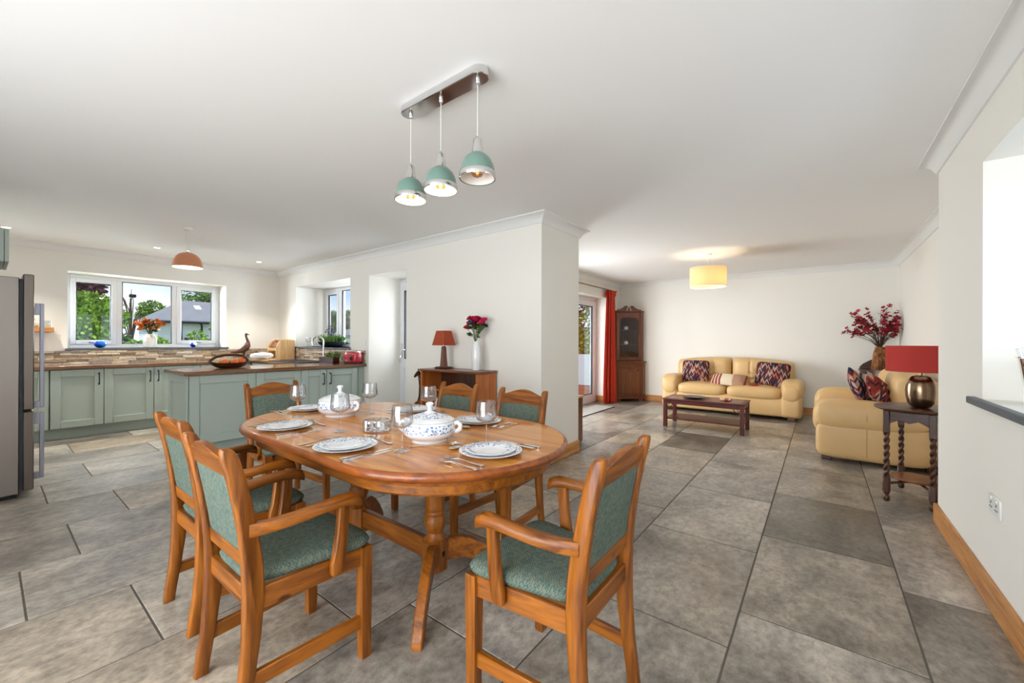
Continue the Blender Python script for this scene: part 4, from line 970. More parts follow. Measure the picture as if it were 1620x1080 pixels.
def leafq(b, c, d, L, w, rnd):
    d = Vector(d).normalized(); s = d.cross(Vector((rnd.uniform(-1, 1), rnd.uniform(-1, 1), rnd.uniform(.2, 1)))).normalized(); u = s.cross(d)
    c = Vector(c)
    b.add([c, c+d*L*.45+s*w+u*w*.3, c+d*L, c+d*L*.45-s*w+u*w*.3], [(0, 1, 2), (0, 2, 3)])
def bouquet(name, label, loc, heads, spread, height, cols, R, npet, leaf_n, leafm, seed, stem_r=.0025, leafL=.06, base_z=0.0, head_zr=(.6, 1.0)):
    rnd = random.Random(seed); t = thing(name, label, 'flowers', loc)
    st = B(); lf = B()
    for i in range(heads):
        a = rnd.uniform(0, 2*PI); rr = spread*math.sqrt(rnd.random()); z = height*rnd.uniform(*head_zr)*(1-.25*(rr/spread)**2)
        e = Vector((rr*math.cos(a), rr*math.sin(a), z)); m_ = Vector((e.x*.35, e.y*.35, z*.6))
        st.tube([(0, 0, base_z), m_, e], stem_r, 5)
        hb = B(); petals(hb, (0, 0, 0), R*rnd.uniform(.8, 1.15), npet, .9, R*.32, rnd)
        if npet > 7: petals(hb, (0, 0, R*.15), R*.65, npet, .9, R*.26, rnd, .9)
        hb.obj('bloom', cols[i % len(cols)], t, 80).location = e
    for i in range(leaf_n):
        a = rnd.uniform(0, 2*PI); rr = spread*.6*math.sqrt(rnd.random()); z = height*rnd.uniform(.25, .75)
        leafq(lf, (rr*math.cos(a)*.5, rr*math.sin(a)*.5, z), (math.cos(a), math.sin(a), rnd.uniform(-.3, .8)), leafL*rnd.uniform(.7, 1.3), leafL*.25, rnd)
    st.obj('stems', STEM, t)
    if leaf_n: lf.obj('leaves', leafm, t, 80)
    return t
ORNG = plain('orange_petals', s3(212, 116, 24), .6); RUSTP = plain('rust_petals', s3(150, 70, 20), .6)
bouquet('orange_bouquet', 'orange and rust flowers in the white fluted sill vase', (-7.92, 1.50, KW[2]+.18), 40, .16, .25, [ORNG, RUSTP, ORNG], .04, 9, 60, LEAFD, 5, leafL=.07, head_zr=(.4, 1.0))
BLUEG = speckle('blue_swirl_glass', [(0, s3(20, 70, 180)), (.45, s3(40, 120, 220)), (.75, s3(120, 190, 240)), (.92, s3(230, 240, 250))], 14, rough=.08, bump=0)
BLUEW = speckle('blue_white_glass', [(0, s3(30, 60, 190)), (.4, s3(235, 240, 250)), (.7, s3(40, 70, 200)), (.9, s3(240, 244, 250))], 22, rough=.08, bump=0)
for loc, m_, lab, r in (((-7.9, .975, KW[2]+.001), BLUEG, 'deep blue glass paperweight below the left sash', .062), ((-7.9, 2.02, KW[2]+.001), BLUEW, 'blue and white glass paperweight below the right sash', .05)):
    o = B().lathe([(.001, 0)] + [(r*math.cos(a), r*.85+r*.85*math.sin(a)) for a in [-PI/2+.35+(PI-.35)*k/14 for k in range(14)]] + [(.001, r*1.7)], 26).obj('paperweight', m_, None, 60); o.location = loc; tag(o, lab, 'paperweight', 'glass paperweights on the sill')
# fruit basket on the peninsula
BASK = DARKW['y']; bx_, by_ = -5.45, 1.73
bk = thing('fruit_basket', 'carved dark wooden boat-shaped basket with a hoop handle on the peninsula', 'basket', (bx_, by_, WT))
rings = []
for k, (r, z) in enumerate(((.35, 0), (.6, .004), (.85, .03), (1, .06), (.985, .062), (.82, .036), (.55, .014), (.02, .012))):
    rings.append([(.125*r*math.cos(a), .205*r*math.copysign(abs(math.sin(a))**.8, math.sin(a)), z*(1+.35*abs(math.sin(a))**3)) for a in [2*PI*i/36 for i in range(36)]])
B().loft(rings, True).obj('bowl', BASK, bk, 60)
B().tube([(.0, -.195, .06), (0, -.18, .095), (0, -.13, .13), (0, -.05, .15), (0, .05, .152), (0, .13, .14), (0, .18, .105), (0, .197, .06)], .014, 8, flat=.55).obj('handle', BASK, bk, 60)
def fruit(name, x, y, z, r, col, label, sq=.95):
    o = B().lathe([(.001, .0)] + [(r*math.cos(a), r*sq+r*sq*math.sin(a)) for a in [-PI/2+.15+(PI-.3)*k/12 for k in range(13)]] + [(.001, r*sq*1.94)], 20).obj(name, col, None, 60)
    o.location = (bx_+x, by_+y, WT+z); B().tube([(0, 0, r*sq*1.9), (0.002, 0, r*sq*2.02)], .003, 6).obj('stalk', STEM, o); tag(o, label, name.replace('_', ' '), 'fruit in the wooden basket')
ORA = plain('orange_peel', s3(226, 100, 26), .45, bump=.15, bscale=180); GRN = plain('green_apple', s3(140, 176, 50), .3); YEL = plain('pale_grape', s3(178, 186, 70), .25)
fruit('orange', .02, -.055, .022, .042, ORA, 'orange in the basket, second fruit from its left end'); fruit('orange', .025, .045, .022, .041, ORA, 'orange in the middle of the fruit basket'); fruit('orange', .01, .118, .034, .038, ORA, 'orange near the right end of the fruit basket')
fruit('orange', -.04, .145, .055, .034, ORA, 'highest orange, at the right end of the fruit basket'); fruit('apple', -.05, -.01, .026, .038, GRN, 'green apple behind the two left oranges'); fruit('apple', -.05, .075, .032, .038, GRN, 'green apple behind the middle orange')
gr = thing('grapes', 'small bunch of pale green grapes at the left end of the fruit basket', 'grapes', (bx_, by_-.15, WT+.05)); rg = random.Random(2)
for i in range(14):
    r = .013; o = B().lathe([(.001, -r)] + [(r*math.cos(a), r*math.sin(a)) for a in [-1.3, -.8, -.3, .3, .8, 1.3]] + [(.001, r)], 10).obj('grape', YEL, gr, 80); o.location = (rg.uniform(-.045, .045), rg.uniform(-.035, .03), rg.uniform(0, .025))
# carved bird (stands on the worktop under the window)
bd = thing('carved_bird', 'dark carved wooden bird with raised head behind the fruit basket', 'ornament', (-7.42, 2.57, WT))
B().tube([(0, -.20, .13), (0, -.13, .135), (0, -.06, .15), (0, .0, .19), (0, .035, .24), (0, .05, .29)], [.008, .022, .042, .055, .05, .026], 14, flat=1.0).obj('body', DARKW['z'], bd, 70)
B().tube([(0, .05, .28), (0, .04, .32), (0, .025, .36), (0, .015, .40), (0, .025, .425), (0, .03, .435)], [.026, .02, .016, .017, .024, .012], 12).obj('neck', DARKW['z'], bd, 70)
B().tube([(0, .04, .42), (0, .07, .412)], [.011, .002], 8).obj('beak', DARKW['z'], bd, 70)
B().tube([(0, -.01, .16), (0, -.015, .06), (0, -.015, .0)], [.026, .018, .045], 12).obj('stand', DARKW['z'], bd, 70)
# bread bin, loaf in a bag, board
bb = thing('bread_bin', 'pale pine bread bin with sloping lid in the kitchen corner', 'bread bin', (-7.25, 3.06, WT+.001), .0)
side = [(-.16, 0), (.14, 0), (.14, .33), (-.03, .345), (-.09, .32), (-.13, .27), (-.155, .2)]
for x in (-.17, .15): B().prism([(y, z) for y, z in side], x, x+.02, 'x', .004).obj('side_panel', LIGHTW['z'], bb, 40)
B().box(-.15, .15, .12, .14, 0, .33).obj('back_panel', LIGHTW['z'], bb); B().box(-.15, .15, -.15, .12, 0, .018).obj('bottom', LIGHTW['x'], bb); B().box(-.15, .15, -.03, .12, .32, .335).obj('top', LIGHTW['x'], bb)
B().box(-.15, .15, -.15, -.135, .15, .20, .003).obj('rail', LIGHTW['x'], bb); M = T(0, -.085, .265) @ RX(math.radians(55)); d = B().box(-.148, .148, -.07, .075, -.006, .006, .002, M=M).obj('sloping_lid', TEAKD['x'], bb); B().lathe([(.010, 0), (.012, .012), (.001, .02)], 12, M=T(0, -.075, .30) @ RX(math.radians(55))).obj('knob', BLACKM, d)
o = B().puff(0, 0, .055, .16, .085, .05, .7, .6, fn=lambda x, y, z: (x, y+.012*math.sin(x*38), z*(1+.25*math.sin(x*31+1)*math.cos(y*40)))).obj('bread_bag', plain('white_paper_bag', s3(232, 228, 224), .7, bump=.5, bscale=26), None, 60); o.location = (-7.02, 2.67, WT+.021); o.rotation_euler = (0, 0, .9); tag(o, 'crumpled white bag lying on a board in front of the bread bin', 'bag')
o = B().box(-.2, .2, -.1, .1, 0, .018, .004).obj('cutting_board', LIGHTW['x'], None); o.location = (-7.02, 2.72, WT+.001); o.rotation_euler = (0, 0, .25); tag(o, 'flat wooden cutting board under the white bag', 'chopping board')
o = B().lathe([(.04, 0), (.045, .004), (.012, .012), (.008, .06), (.03, .08), (.045, .12), (.04, .17), (.038, .17), (.042, .12), (.028, .085), (.001, .08)], 24).obj('glass_goblet', WINEG, None, 60); o.location = (-6.95, 3.36, SW[2]+.001); tag(o, 'clear glass goblet on the slate sill left of the tap', 'glass')
# sink and tap
sk = thing('sink', 'black composite sink with drainer set in the worktop', 'sink', (-6.35, 2.93, WT))
SKM = plain('black_composite', s3(40, 44, 50), .4)
B().box(-.5, .5, -.24, -.2, 0, .012, .003).box(-.5, .5, .17, .24, 0, .012, .003).box(-.5, -.46, -.2, .17, 0, .012, .003).box(.46, .5, -.2, .17, 0, .012, .003).box(-.02, .03, -.2, .17, 0, .012, .003).obj('rim', SKM, sk)
B().box(-.46, -.02, -.2, .17, 0, .005).obj('drainer', SKM, sk)
for k in range(7): B().box(-.44, -.05, -.17+.05*k, -.155+.05*k, .005, .009, .002).obj('drainer_rib', SKM, sk)
B().box(.03, .46, -.2, .17, .0005, .003).obj('bowl', BLACKM, sk)
tp = thing('kitchen_tap', 'tall curved chrome swan-neck tap at the sink', 'tap', (-5.94, 3.10, WT+.012))
B().lathe([(.028, 0), (.028, .008), (.022, .012), (.02, .06), (.014, .065)], 20).obj('base', CHROME, tp)
B().tube([(0, 0, .06), (0, 0, .29)] + [(-.075+.075*math.cos(a), -.045+.045*math.cos(a), .29+.085*math.sin(a)) for a in [PI*k/10 for k in range(1, 11)]] + [(-.15, -.09, .235)], .0115, 12).obj('spout', CHROME, tp, 60)
for s in (-1, 1): B().tube([(s*.018, 0, .04), (s*.05, 0, .045), (s*.055, 0, .075)], .007, 8).obj('lever', CHROME, tp)
# plants and toaster by the sink window
bw = thing('bowl_planter', 'black bowl of grassy herbs on the sink window sill', 'plant', (-6.62, 3.6, SW[2]+.001))
B().lathe([(.10, 0), (.15, .01), (.2, .05), (.22, .085), (.21, .085), (.18, .07), (.001, .065)], 32).obj('pot', plain('black_pot', s3(44, 52, 60), .4), bw, 55)
rg = random.Random(9); gb = B()
for i in range(420):
    a = rg.uniform(0, 2*PI); r = .19*math.sqrt(rg.random()); h = rg.uniform(.06, .17); 
    leafq(gb, (r*math.cos(a), r*math.sin(a), .07), (.5*math.cos(a)*r/.19+rg.uniform(-.3, .3), .5*math.sin(a)*r/.19+rg.uniform(-.3, .3), 1.2), h, .007, rg)
o = gb.obj('grass_leaves', LEAFI, bw); 
db = B()
for i in range(9):
    a = rg.uniform(0, 2*PI); e = (.09*math.cos(a)-.03, .06*math.sin(a), rg.uniform(.24, .38)); db.tube([(-.03, 0, .07), (e[0]*.5-.02, e[1]*.5, e[2]*.6), e], .003, 5)
    for k in range(5): leafq(db, (e[0], e[1], e[2]-.03*k), (rg.uniform(-1, 1), rg.uniform(-1, 1), .5), .05, .01, rg)
db.obj('dark_twigs', plain('dark_twig', s3(46, 48, 66), .7), bw)
tr = thing('herb_trough', 'small wooden trough of leafy herbs beside the tap', 'plant', (-5.62, 3.02, WT+.001))
for y in (-.05, .04): B().box(-.19, .19, y, y+.012, 0, .085, .002).obj('side_board', DARKW['x'], tr)
for x in (-.19, .178): B().box(x, x+.012, -.038, .04, 0, .085, .002).obj('end_board', DARKW['y'], tr)
B().box(-.178, .178, -.038, .04, 0, .07).obj('soil', plain('soil', s3(58, 44, 34), .95), tr)
gb = B()
for i in range(110):
    x = rg.uniform(-.02, .17); leafq(gb, (x, rg.uniform(-.03, .03), .07), (rg.uniform(-.7, .7), rg.uniform(-.7, .7), 1), rg.uniform(.05, .1), .016, rg)
gb.obj('herb_leaves', LEAFI, tr)
to = thing('toaster', 'red and chrome two-slot toaster at the peninsula wall end', 'toaster', (-5.16, 3.12, WT+.001), .15)
RED = plain('red_enamel', s3(184, 30, 48), .25, coat=.4)
B().puff(0, 0, .095, .125, .08, .085, .4, .5).obj('body', RED, to, 60)
B().puff(0, 0, .155, .118, .066, .028, .4, .4).obj('top', CHROME, to, 60)
for y in (-.03, .02): B().box(-.09, .09, y, y+.016, .180, .1835).obj('slot', BLACKM, to)
B().box(-.11, .11, -.07, .07, 0, .02, .004).obj('foot_plate', BLACKM, to); B().lathe([(.028, 0), (.028, .008), (.02, .016), (.001, .017)], 20, M=T(.05, -.078, .08) @ RX(PI/2)).obj('dial', BLACKM, to); B().box(-.14, -.122, -.015, .015, .1, .125, .004).obj('lever', BLACKM, to)
B().box(.02, .09, -.0815, -.075, .125, .14, .002).obj('badge', CHROME, to)
# ================================================================== bookcase corner
BXC = -3.09; BW = .42
bc = thing('bookcase', 'low teak open bookcase against the cream wall', 'bookcase', (BXC, 3.08, 0))
for x0, x1 in ((-BW, -BW+.02), (BW-.02, BW)): B().box(x0, x1, -.15, .145, 0, .885, .002).obj('side_panel', TEAK['z'], bc)
B().box(-BW-.015, BW+.015, -.165, .15, .885, .91, .007).obj('top', TEAKD['x'], bc)
B().box(-BW+.02, BW-.02, .135, .145, .05, .885).obj('back_panel', DARKW['z'], bc)
for z in (.27, .68): B().box(-BW+.02, BW-.02, -.14, .135, z, z+.02, .002).obj('shelf', TEAK['x'], bc)
B().box(-BW+.02, BW-.02, -.12, -.10, 0, .05).obj('plinth', TEAK['x'], bc)
bcols = [('crimson', s3(168, 24, 66)), ('magenta', s3(190, 30, 90)), ('pale green', s3(188, 204, 178)), ('white', s3(226, 224, 216)), ('slate blue', s3(96, 128, 158)), ('dark grey', s3(70, 72, 78)), ('cream', s3(214, 204, 178)), ('teal', s3(60, 116, 120)), ('brown', s3(110, 72, 50))]
x = -BW+.15; rb = random.Random(4); nb = 0
ords = ['leftmost', 'second', 'third', 'fourth', 'fifth', 'sixth', 'seventh', 'eighth', 'ninth']
for i in range(9):
    w_ = rb.uniform(.018, .034); h_ = rb.uniform(.24, .33); cn, cc = bcols[i]
    o = thing('book', cn+' upright book on the lower bookcase shelf, '+ords[i]+' in the row', 'book', (BXC+x, 2.98, .291), 0, 'books in the bookcase')
    cm = plain('book_cover_'+cn.replace(' ', '_'), cc, .5)
    B().box(0, .002, -.02, .17, 0, h_).box(w_-.002, w_, -.02, .17, 0, h_).box(0, w_, -.022, -.018, 0, h_, .001).obj('cover', cm, o)
    B().box(.002, w_-.002, -.018, .165, .004, h_-.004).obj('pages', WHITEP, o); x += w_+.0015
o = B().puff(0, 0, .0, .055, .05, .06, .7, .6).obj('pink_bag', plain('pink_fabric', s3(190, 24, 84), .7), None, 60); o.location = (BXC-BW+.085, 3.0, .355); tag(o, 'crumpled magenta pouch left of the books on the shelf', 'pouch')
# table lamp with rust shade
tl = thing('table_lamp', 'small lamp with rust-red square tapered shade on the bookcase', 'lamp', (-3.30, 3.08, .911))
B().box(-.075, .075, -.06, .06, 0, .022, .006).box(-.085, -.06, -.07, .07, 0, .012, .003).box(.06, .085, -.07, .07, 0, .012, .003).obj('base', DARKW['x'], tl)
B().loft([[(-w, -w, z), (w, -w, z), (w, w, z), (-w, w, z)] for w, z in ((.030, .02), (.024, .12), (.019, .235), (.012, .24), (.012, .25))], True).obj('column', CABW['z'], tl)
def taper(r0, r1, z0, z1, n=4):
    out = []
    for r, z in ((r0, z0), (r1, z1), (r1-.003, z1), (r0-.003, z0)):
        c = r*.12; out.append([(sx*(r-(c if t else 0)), sy*(r-(0 if t else c)), z) for sx, sy, t in ((1, -1, 1), (1, -1, 0), (1, 1, 0), (1, 1, 1), (-1, 1, 1), (-1, 1, 0), (-1, -1, 0), (-1, -1, 1))])
    return out
B().loft(taper(.097, .062, .255, .415), False, M=RZ(.0)).obj('shade', RUSTF, tl, 40)
B().tube([(0, 0, .25), (0, 0, .30)], .012, 10).obj('lamp_holder', CHROME, tl)
# tall white vase with flowers
lathe_thing('tall_vase', 'tall slim white vase on the right end of the bookcase', 'vase', [(.026, 0), (.037, .003), (.041, .03), (.047, .11), (.046, .18), (.038, .25), (.03, .285), (.029, .30), (.025, .30), (.025, .27), (.001, .05)], plain('white_glass', s3(236, 236, 238), .15, coat=.5), (-2.82, 3.08, .911))
PINKP = plain('magenta_petals', s3(184, 22, 70), .55); REDP = plain('red_petals', s3(206, 20, 44), .55); PURP = plain('purple_petals', s3(54, 40, 86), .55)
bouquet('magenta_bouquet', 'red, magenta and purple flowers in the tall white vase', (-2.83, 3.08, .911+.28), 13, .12, .26, [PINKP, REDP, PURP, PINKP], .05, 12, 26, LEAFD, 12, leafL=.08, head_zr=(.62, 1.0))
# giraffe
gi = thing('carved_giraffe', 'dark carved wooden giraffe standing left of the bookcase', 'ornament', (-3.70, 3.05, 0))
GIR = speckle('giraffe_wood', [(0, s3(58, 30, 20)), (.5, s3(72, 38, 24)), (.8, s3(112, 66, 38))], 26, rough=.4, bump=.1)
B().tube([(-.02, .0, .40), (.0, 0, .44), (.03, 0, .47), (.06, 0, .50)], [.04, .065, .065, .045], 14).tube([(.045, 0, .48), (.065, 0, .58), (.06, 0, .70), (.035, 0, .80), (.02, 0, .835)], [.05, .034, .026, .02, .018], 12).obj('body', GIR, gi, 70)
B().tube([(.04, 0, .835), (.01, 0, .845), (-.03, 0, .82), (-.06, 0, .795)], [.018, .026, .02, .011], 12).obj('head', GIR, gi, 70)
for s in (-1, 1):
    B().tube([(.02, s*.01, .85), (.022, s*.014, .895)], [.005, .006], 6).obj('horn', GIR, gi); B().tube([(.03, s*.02, .85), (.055, s*.045, .86)], [.008, .003], 6).obj('ear', GIR, gi)
    for xx in (-.03, .055): B().tube([(xx, s*.03, .45), (xx, s*.035, .2), (xx, s*.035, 0)], [.026, .014, .018], 8).obj('leg', GIR, gi, 60)
# low unit whose edge shows behind the pillar
o = thing('low_console', 'low wooden unit whose narrow edge shows behind the white pillar', 'cabinet', (-2.48, 4.17, 0))
B().box(-.5, .212, -.14, .2, .02, .545, .003).obj('body', CABW['z'], o); B().box(-.51, .222, -.15, .21, .545, .57, .004).obj('top', LIGHTW['x'], o); B().box(-.48, .2, -.12, .18, 0, .02).obj('plinth', DARKW['x'], o)

# ================================================================== living room
# curtain and pole
po = thing('curtain_pole', 'thin dark metal curtain pole above the garden doors', 'curtain pole', (XL+.09, 6.5, 2.235))
B().tube([(0, -1.1, 0), (0, 1.35, 0)], .009, 10).obj('rod', plain('antique_brass', s3(112, 92, 62), .35, .8), po)
for y in (-1.0, 1.28): B().tube([(0, y, 0), (-.045, y, 0), (-.085, y, 0)], .007, 8).obj('bracket', MATS['antique_brass'], po)
for y in (-1.1, 1.35): B().lathe([(.001, -.02), (.018, -.01), (.02, 0), (.018, .01), (.001, .02)], 14, M=T(0, y, 0)).obj('finial', MATS['antique_brass'], po)
cu = thing('curtain', 'full-length gathered red curtain hanging beside the garden doors', 'curtain', (XL+.09, 7.60, 0))
rings = []; NP = 120
for z, wy, wx, amp, tw in ((.01, .165, .075, .026, .5), (.3, .165, .07, .026, .42), (.8, .155, .062, .024, .3), (1.4, .145, .055, .022, .15), (1.95, .135, .05, .018, .04), (2.10, .13, .048, .014, 0), (2.14, .15, .058, .02, 0), (2.21, .155, .06, .018, 0), (2.225, .15, .055, .014, 0)):
    r = []
    for k in range(NP):
        a = 2*PI*k/NP; q = 1+amp/.06*math.sin(11*a+tw*3)*(.5+.5*abs(math.sin(a+.3)))+.05*math.sin(3*a+z*2)
        r.append((wx*q*math.cos(a), wy*q*math.sin(a)-.03*(1-z/2.2), z))
    rings.append(r)
B().loft(rings, True).obj('drape', REDC, cu, 70)
# corner cabinet
cx0, cy0 = XL+.012, YF-.022      # inner corner
cc = thing('corner_cabinet', 'tall mahogany corner cabinet with glazed door and swan-neck pediment', 'cabinet', (cx0, cy0, 0))
def penta(w, ret): return [(0, 0), (0, -w), (ret, -w), (w, -ret), (w, 0)]
def inset_p(p, d): return [(max(0, x)+ (0 if x == 0 else -d if x > 0 else 0), y + (0 if y == 0 else d)) for x, y in p]
B().prism(penta(.535, .13), .06, .78, 'z', .002).obj('base_body', CABW['z'], cc)
B().prism(penta(.56, .14), .78, .81, 'z', .008).obj('base_top', CABW['x'], cc, 40)
B().prism(penta(.56, .14), .055, .075, 'z', .004).obj('base_moulding', CABW['x'], cc)
# frame for the diagonal front: u along the front, n outwards
A0 = Vector((.13, -.535, 0)); A1 = Vector((.535, -.13, 0)); U = (A1-A0).normalized(); Nn = Vector((U.y, -U.x, 0)); LW = (A1-A0).length
def diag(p0): return Matrix(((U.x, -Nn.x, 0, p0.x), (U.y, -Nn.y, 0, p0.y), (0, 0, 1, 0), (0, 0, 0, 1)))   # local y points inwards
MD = diag(A0)
for u0, u1 in ((0, .1), (LW-.1, LW)): B().box(u0, u1, -.012, .02, 0, .06, .002, M=MD).obj('bracket_foot', CABW['x'], cc)
B().box(-.0, .012, -.535, -.36, 0, .055).box(.36, .535, -.012, 0, 0, .055).obj('back_foot', CABW['x'], cc)
dd = B().box(.04, LW-.04, -.014, 0, .11, .66, .003, M=MD).obj('door', CABW['z'], cc); B().box(.09, LW-.09, -.020, -.013, .16, .61, .006, M=MD).obj('door_panel', CABW['z'], dd)
B().box(.04, LW-.04, -.010, 0, .68, .76, .003, M=MD).obj('frieze_drawer', CABW['x'], cc)
# upper part: shell with shelves behind a glazed arched door
up_w, up_r = .49, .10; UA0 = Vector((up_r, -up_w, 0)); UA1 = Vector((up_w, -up_r, 0)); ULW = (UA1-UA0).length; MU = diag(UA0)
sh = B().box(0, .012, -up_w, 0, .81, 1.82).box(0, up_w, -.012, 0, .81, 1.82).box(0, up_r, -up_w, -up_w+.015, .81, 1.82).box(up_w-.015, up_w, -up_r, 0, .81, 1.82)
sh.obj('upper_body', CABW['z'], cc)
for z in (.812, 1.14, 1.44, 1.80): B().prism(penta(up_w-.016, up_r-.01), z, z+.014, 'z').obj('shelf', CABW['x'], cc)
B().prism(penta(.51, .11), 1.82, 1.845, 'z', .006).obj('cornice', CABW['x'], cc)
w_ = ULW; fd = B().box(0, .075, -.016, .006, .83, 1.81, .003, M=MU).box(w_-.075, w_, -.016, .006, .83, 1.81, .003, M=MU).box(.075, w_-.075, -.016, .006, .83, .90, .003, M=MU)
top = [(1.81, .075), (1.64, .075), (1.66, .10), (1.675, .10), (1.695, .13)] + [(1.71, w_/2)] + [(1.695, w_-.13), (1.675, w_-.10), (1.66, w_-.10), (1.64, w_-.075), (1.81, w_-.075)]
fd.prism(top, -.016, .006, 'y', 0, M=MU); gdoor = fd.obj('glazed_door', CABW['z'], cc)
B().box(.07, w_-.07, -.006, -.003, .89, 1.74, 0, M=MU).obj('pane', glass('cabinet_glass', tint=(.88, .9, .92, 1), gloss=.03), gdoor)
for s in (0, 1):       # swan-neck pediment halves
    pts = [(1.845, .02), (1.845, w_*.36), (1.865, w_*.40), (1.900, w_*.41), (1.925, w_*.45), (1.945, w_*.42), (1.940, w_*.34), (1.905, w_*.27), (1.875, w_*.16), (1.865, .02)]
    if s: pts = [(z, w_-u) for z, u in pts][::-1]
    B().prism(pts, -.012, .004, 'y', .002, M=MU).obj('pediment', CABW['x'], cc, 40)
B().lathe([(.018, 1.845), (.02, 1.870), (.012, 1.880), (.02, 1.900), (.012, 1.915), (.001, 1.920)], 14, M=T(UA0.x+U.x*w_/2, UA0.y+U.y*w_/2, 0)).obj('finial', CABW['z'], cc, 50)
for z, lab in ((1.455, 'small white china cup on the upper shelf of the corner cabinet'), (1.155, 'small white china swan on the lower shelf of the corner cabinet')):
    lathe_thing('china_ornament', lab, 'ornament', [(.02, 0), (.036, .006), (.045, .035), (.036, .06), (.018, .075), (.001, .08)], PORC, (cx0+.24, cy0-.30, z), 16)
# sofas
SEAMT = plain('leather_seam', s3(168, 130, 84), .5)
def sofa(name, label, loc, rz, W, D, n, group):
    """local: seat faces -y, width along x, origin at floor centre of the front"""
    t = thing(name, label, 'sofa', loc, rz, group)
    aw = .27
    B().puff(0, D*.5, .20, W/2-.03, D*.5-.02, .155, .25, .2, 40, 14).obj('base', LEATHER, t, 70)
    for sx in (-1, 1):
        x = sx*(W/2-aw/2)
        B().puff(x, D*.46, .225, aw/2+.005, D*.46, .185, .3, .3, 36, 16).obj('arm_panel', LEATHER, t, 70)
        B().puff(x+sx*.008, D*.44, .475, aw/2+.012, D*.45, .155, .62, .34, 40, 20, fn=lambda x_, y_, z_: (x_, y_, z_*(1-.10*(y_/(D*.45))))).obj('arm_roll', LEATHER, t, 70)
        B().puff(x, .03, .43, aw/2-.02, .055, .13, .8, .7, 28, 14).obj('arm_front', LEATHER, t, 70)
    sw = (W-2*aw+.04)/n
    def crease(w2, h2):
        def g(x, y, z):
            f_ = 1.0
            if y < 0: y = y*(1-.18*math.exp(-(x/.03)**2)*(.6+.4*math.cos(z*9)) - .35*math.exp(-((x/.09)**2+((z+h2*.25)/.07)**2)))
            return (x, y, z)
        return g
    for i in range(n):
        x = -(W-2*aw+.04)/2+sw*(i+.5)
        c = B().puff(x, D*.36, .40, sw/2, D*.375, .105, .55, .32, 40, 16, fn=lambda a, b_, c_: (a, b_, c_*(1+.10*(1-(a/(sw/2))**2)))).obj('seat_cushion', LEATHER, t, 70)
        bw_ = (W-.22)/n; bx = -(W-.22)/2+bw_*(i+.5)
        def folds(x_, z_):
            g_ = 0.0
            for q in (-.17, .17): g_ += .014*math.exp(-((x_-q)/.012)**2)
            r_ = math.hypot(x_, (z_+.06)*1.2); th_ = math.atan2(z_+.06, x_)
            return g_ + .055*math.exp(-(r_/.06)**2) + .014*math.cos(9*th_)*math.exp(-((r_-.12)/.09)**2)
        pb_ = B().pad(bx, D*.82, .68, bw_, .53, .19, lambda x_, z_: 1.5*folds(x_, z_)); pb_.v = [(x_, y_, z_-.07*(x_/(W/2))**2*max(0, (z_-.6)/.3)) for x_, y_, z_ in pb_.v]; pb_.obj('back_cushion', LEATHER, t, 70)
    for sx in (-1, 1):
        xo = sx*(W/2+.0035)
        B().tube([(xo, D*.42, .09), (xo+sx*.002, D*.42, .22), (xo, D*.42, .36)], .003, 5).tube([(sx*(W/2-.135+.008+.141), D*.42, .41), (sx*(W/2-.135+.008+.148), D*.42, .475), (sx*(W/2-.135+.008+.138), D*.42, .55)], .003, 5).obj('side_seam', SEAMT, t)
    B().puff(0, D-.07, .5, W/2-.12, .07, .34, .3, .25, 40, 14).obj('back_frame', LEATHER, t, 70)
    for sx in (-1, 1):
        for y in (.09, D-.09): B().box(sx*(W/2-.13)-.05, sx*(W/2-.13)+.05, y-.04, y+.04, 0, .07, .006).obj('foot', DARKW['x'], t)
    return t
sofa('leather_sofa', 'tan leather two-seater sofa against the far wall', (-1.25, 7.42, 0), 0, 2.06, .88, 2, 'tan leather sofas')
sofa('leather_sofa', 'tan leather sofa seen from its side, behind the twist-leg table', (-.04, 6.02, 0), -PI/2, 1.62, .95, 2, 'tan leather sofas')
def cushion(label, loc, rot, w, h, m_, d=.07, axis='x'):
    o = B().puff(0, 0, 0, w/2, d, h/2, .35, .35, 32, 18, fn=lambda x, y, z: (x*(1-.06*(1-(abs(z)/(h/2))**2)), y*max(.05, (1-(abs(x)/(w/2))**4))*max(.1, 1-(abs(z)/(h/2))**4), z*(1-.06*(1-(abs(x)/(w/2))**2)))).obj('cushion', m_, None, 75)
    o.location = loc; o.rotation_euler = rot; return tag(o, label, 'cushion', 'scatter cushions on the sofas')
cushion('patterned navy and rust cushion at the left end of the far sofa', (-1.80, 7.83, .685), (math.radians(-16), 0, .02), .47, .42, KILIM)
cushion('patterned navy and rust cushion at the right end of the far sofa', (-.62, 7.80, .685), (math.radians(-18), math.radians(4), -.05), .50, .42, KILIM)
def bands(name, stops):
    m, n, l, p = mat(name); tcn = n.new('ShaderNodeTexCoord'); s = n.new('ShaderNodeSeparateXYZ'); l.new(tcn.outputs['Object'], s.inputs[0])
    mr = n.new('ShaderNodeMapRange'); mr.inputs['From Min'].default_value = -.29; mr.inputs['From Max'].default_value = .29; l.new(s.outputs[0], mr.inputs[0])
    r = n.new('ShaderNodeValToRGB'); r.color_ramp.interpolation = 'CONSTANT'
    for i, (q, c) in enumerate(stops):
        e = r.color_ramp.elements[i] if i < 2 else r.color_ramp.elements.new(q)
        e.position = q; e.color = c
    l.new(mr.outputs[0], r.inputs[0]); l.new(r.outputs[0], p.inputs['Base Color']); p.inputs['Roughness'].default_value = .85
    return m
RD, CRM = s3(140, 50, 46), s3(206, 186, 158)
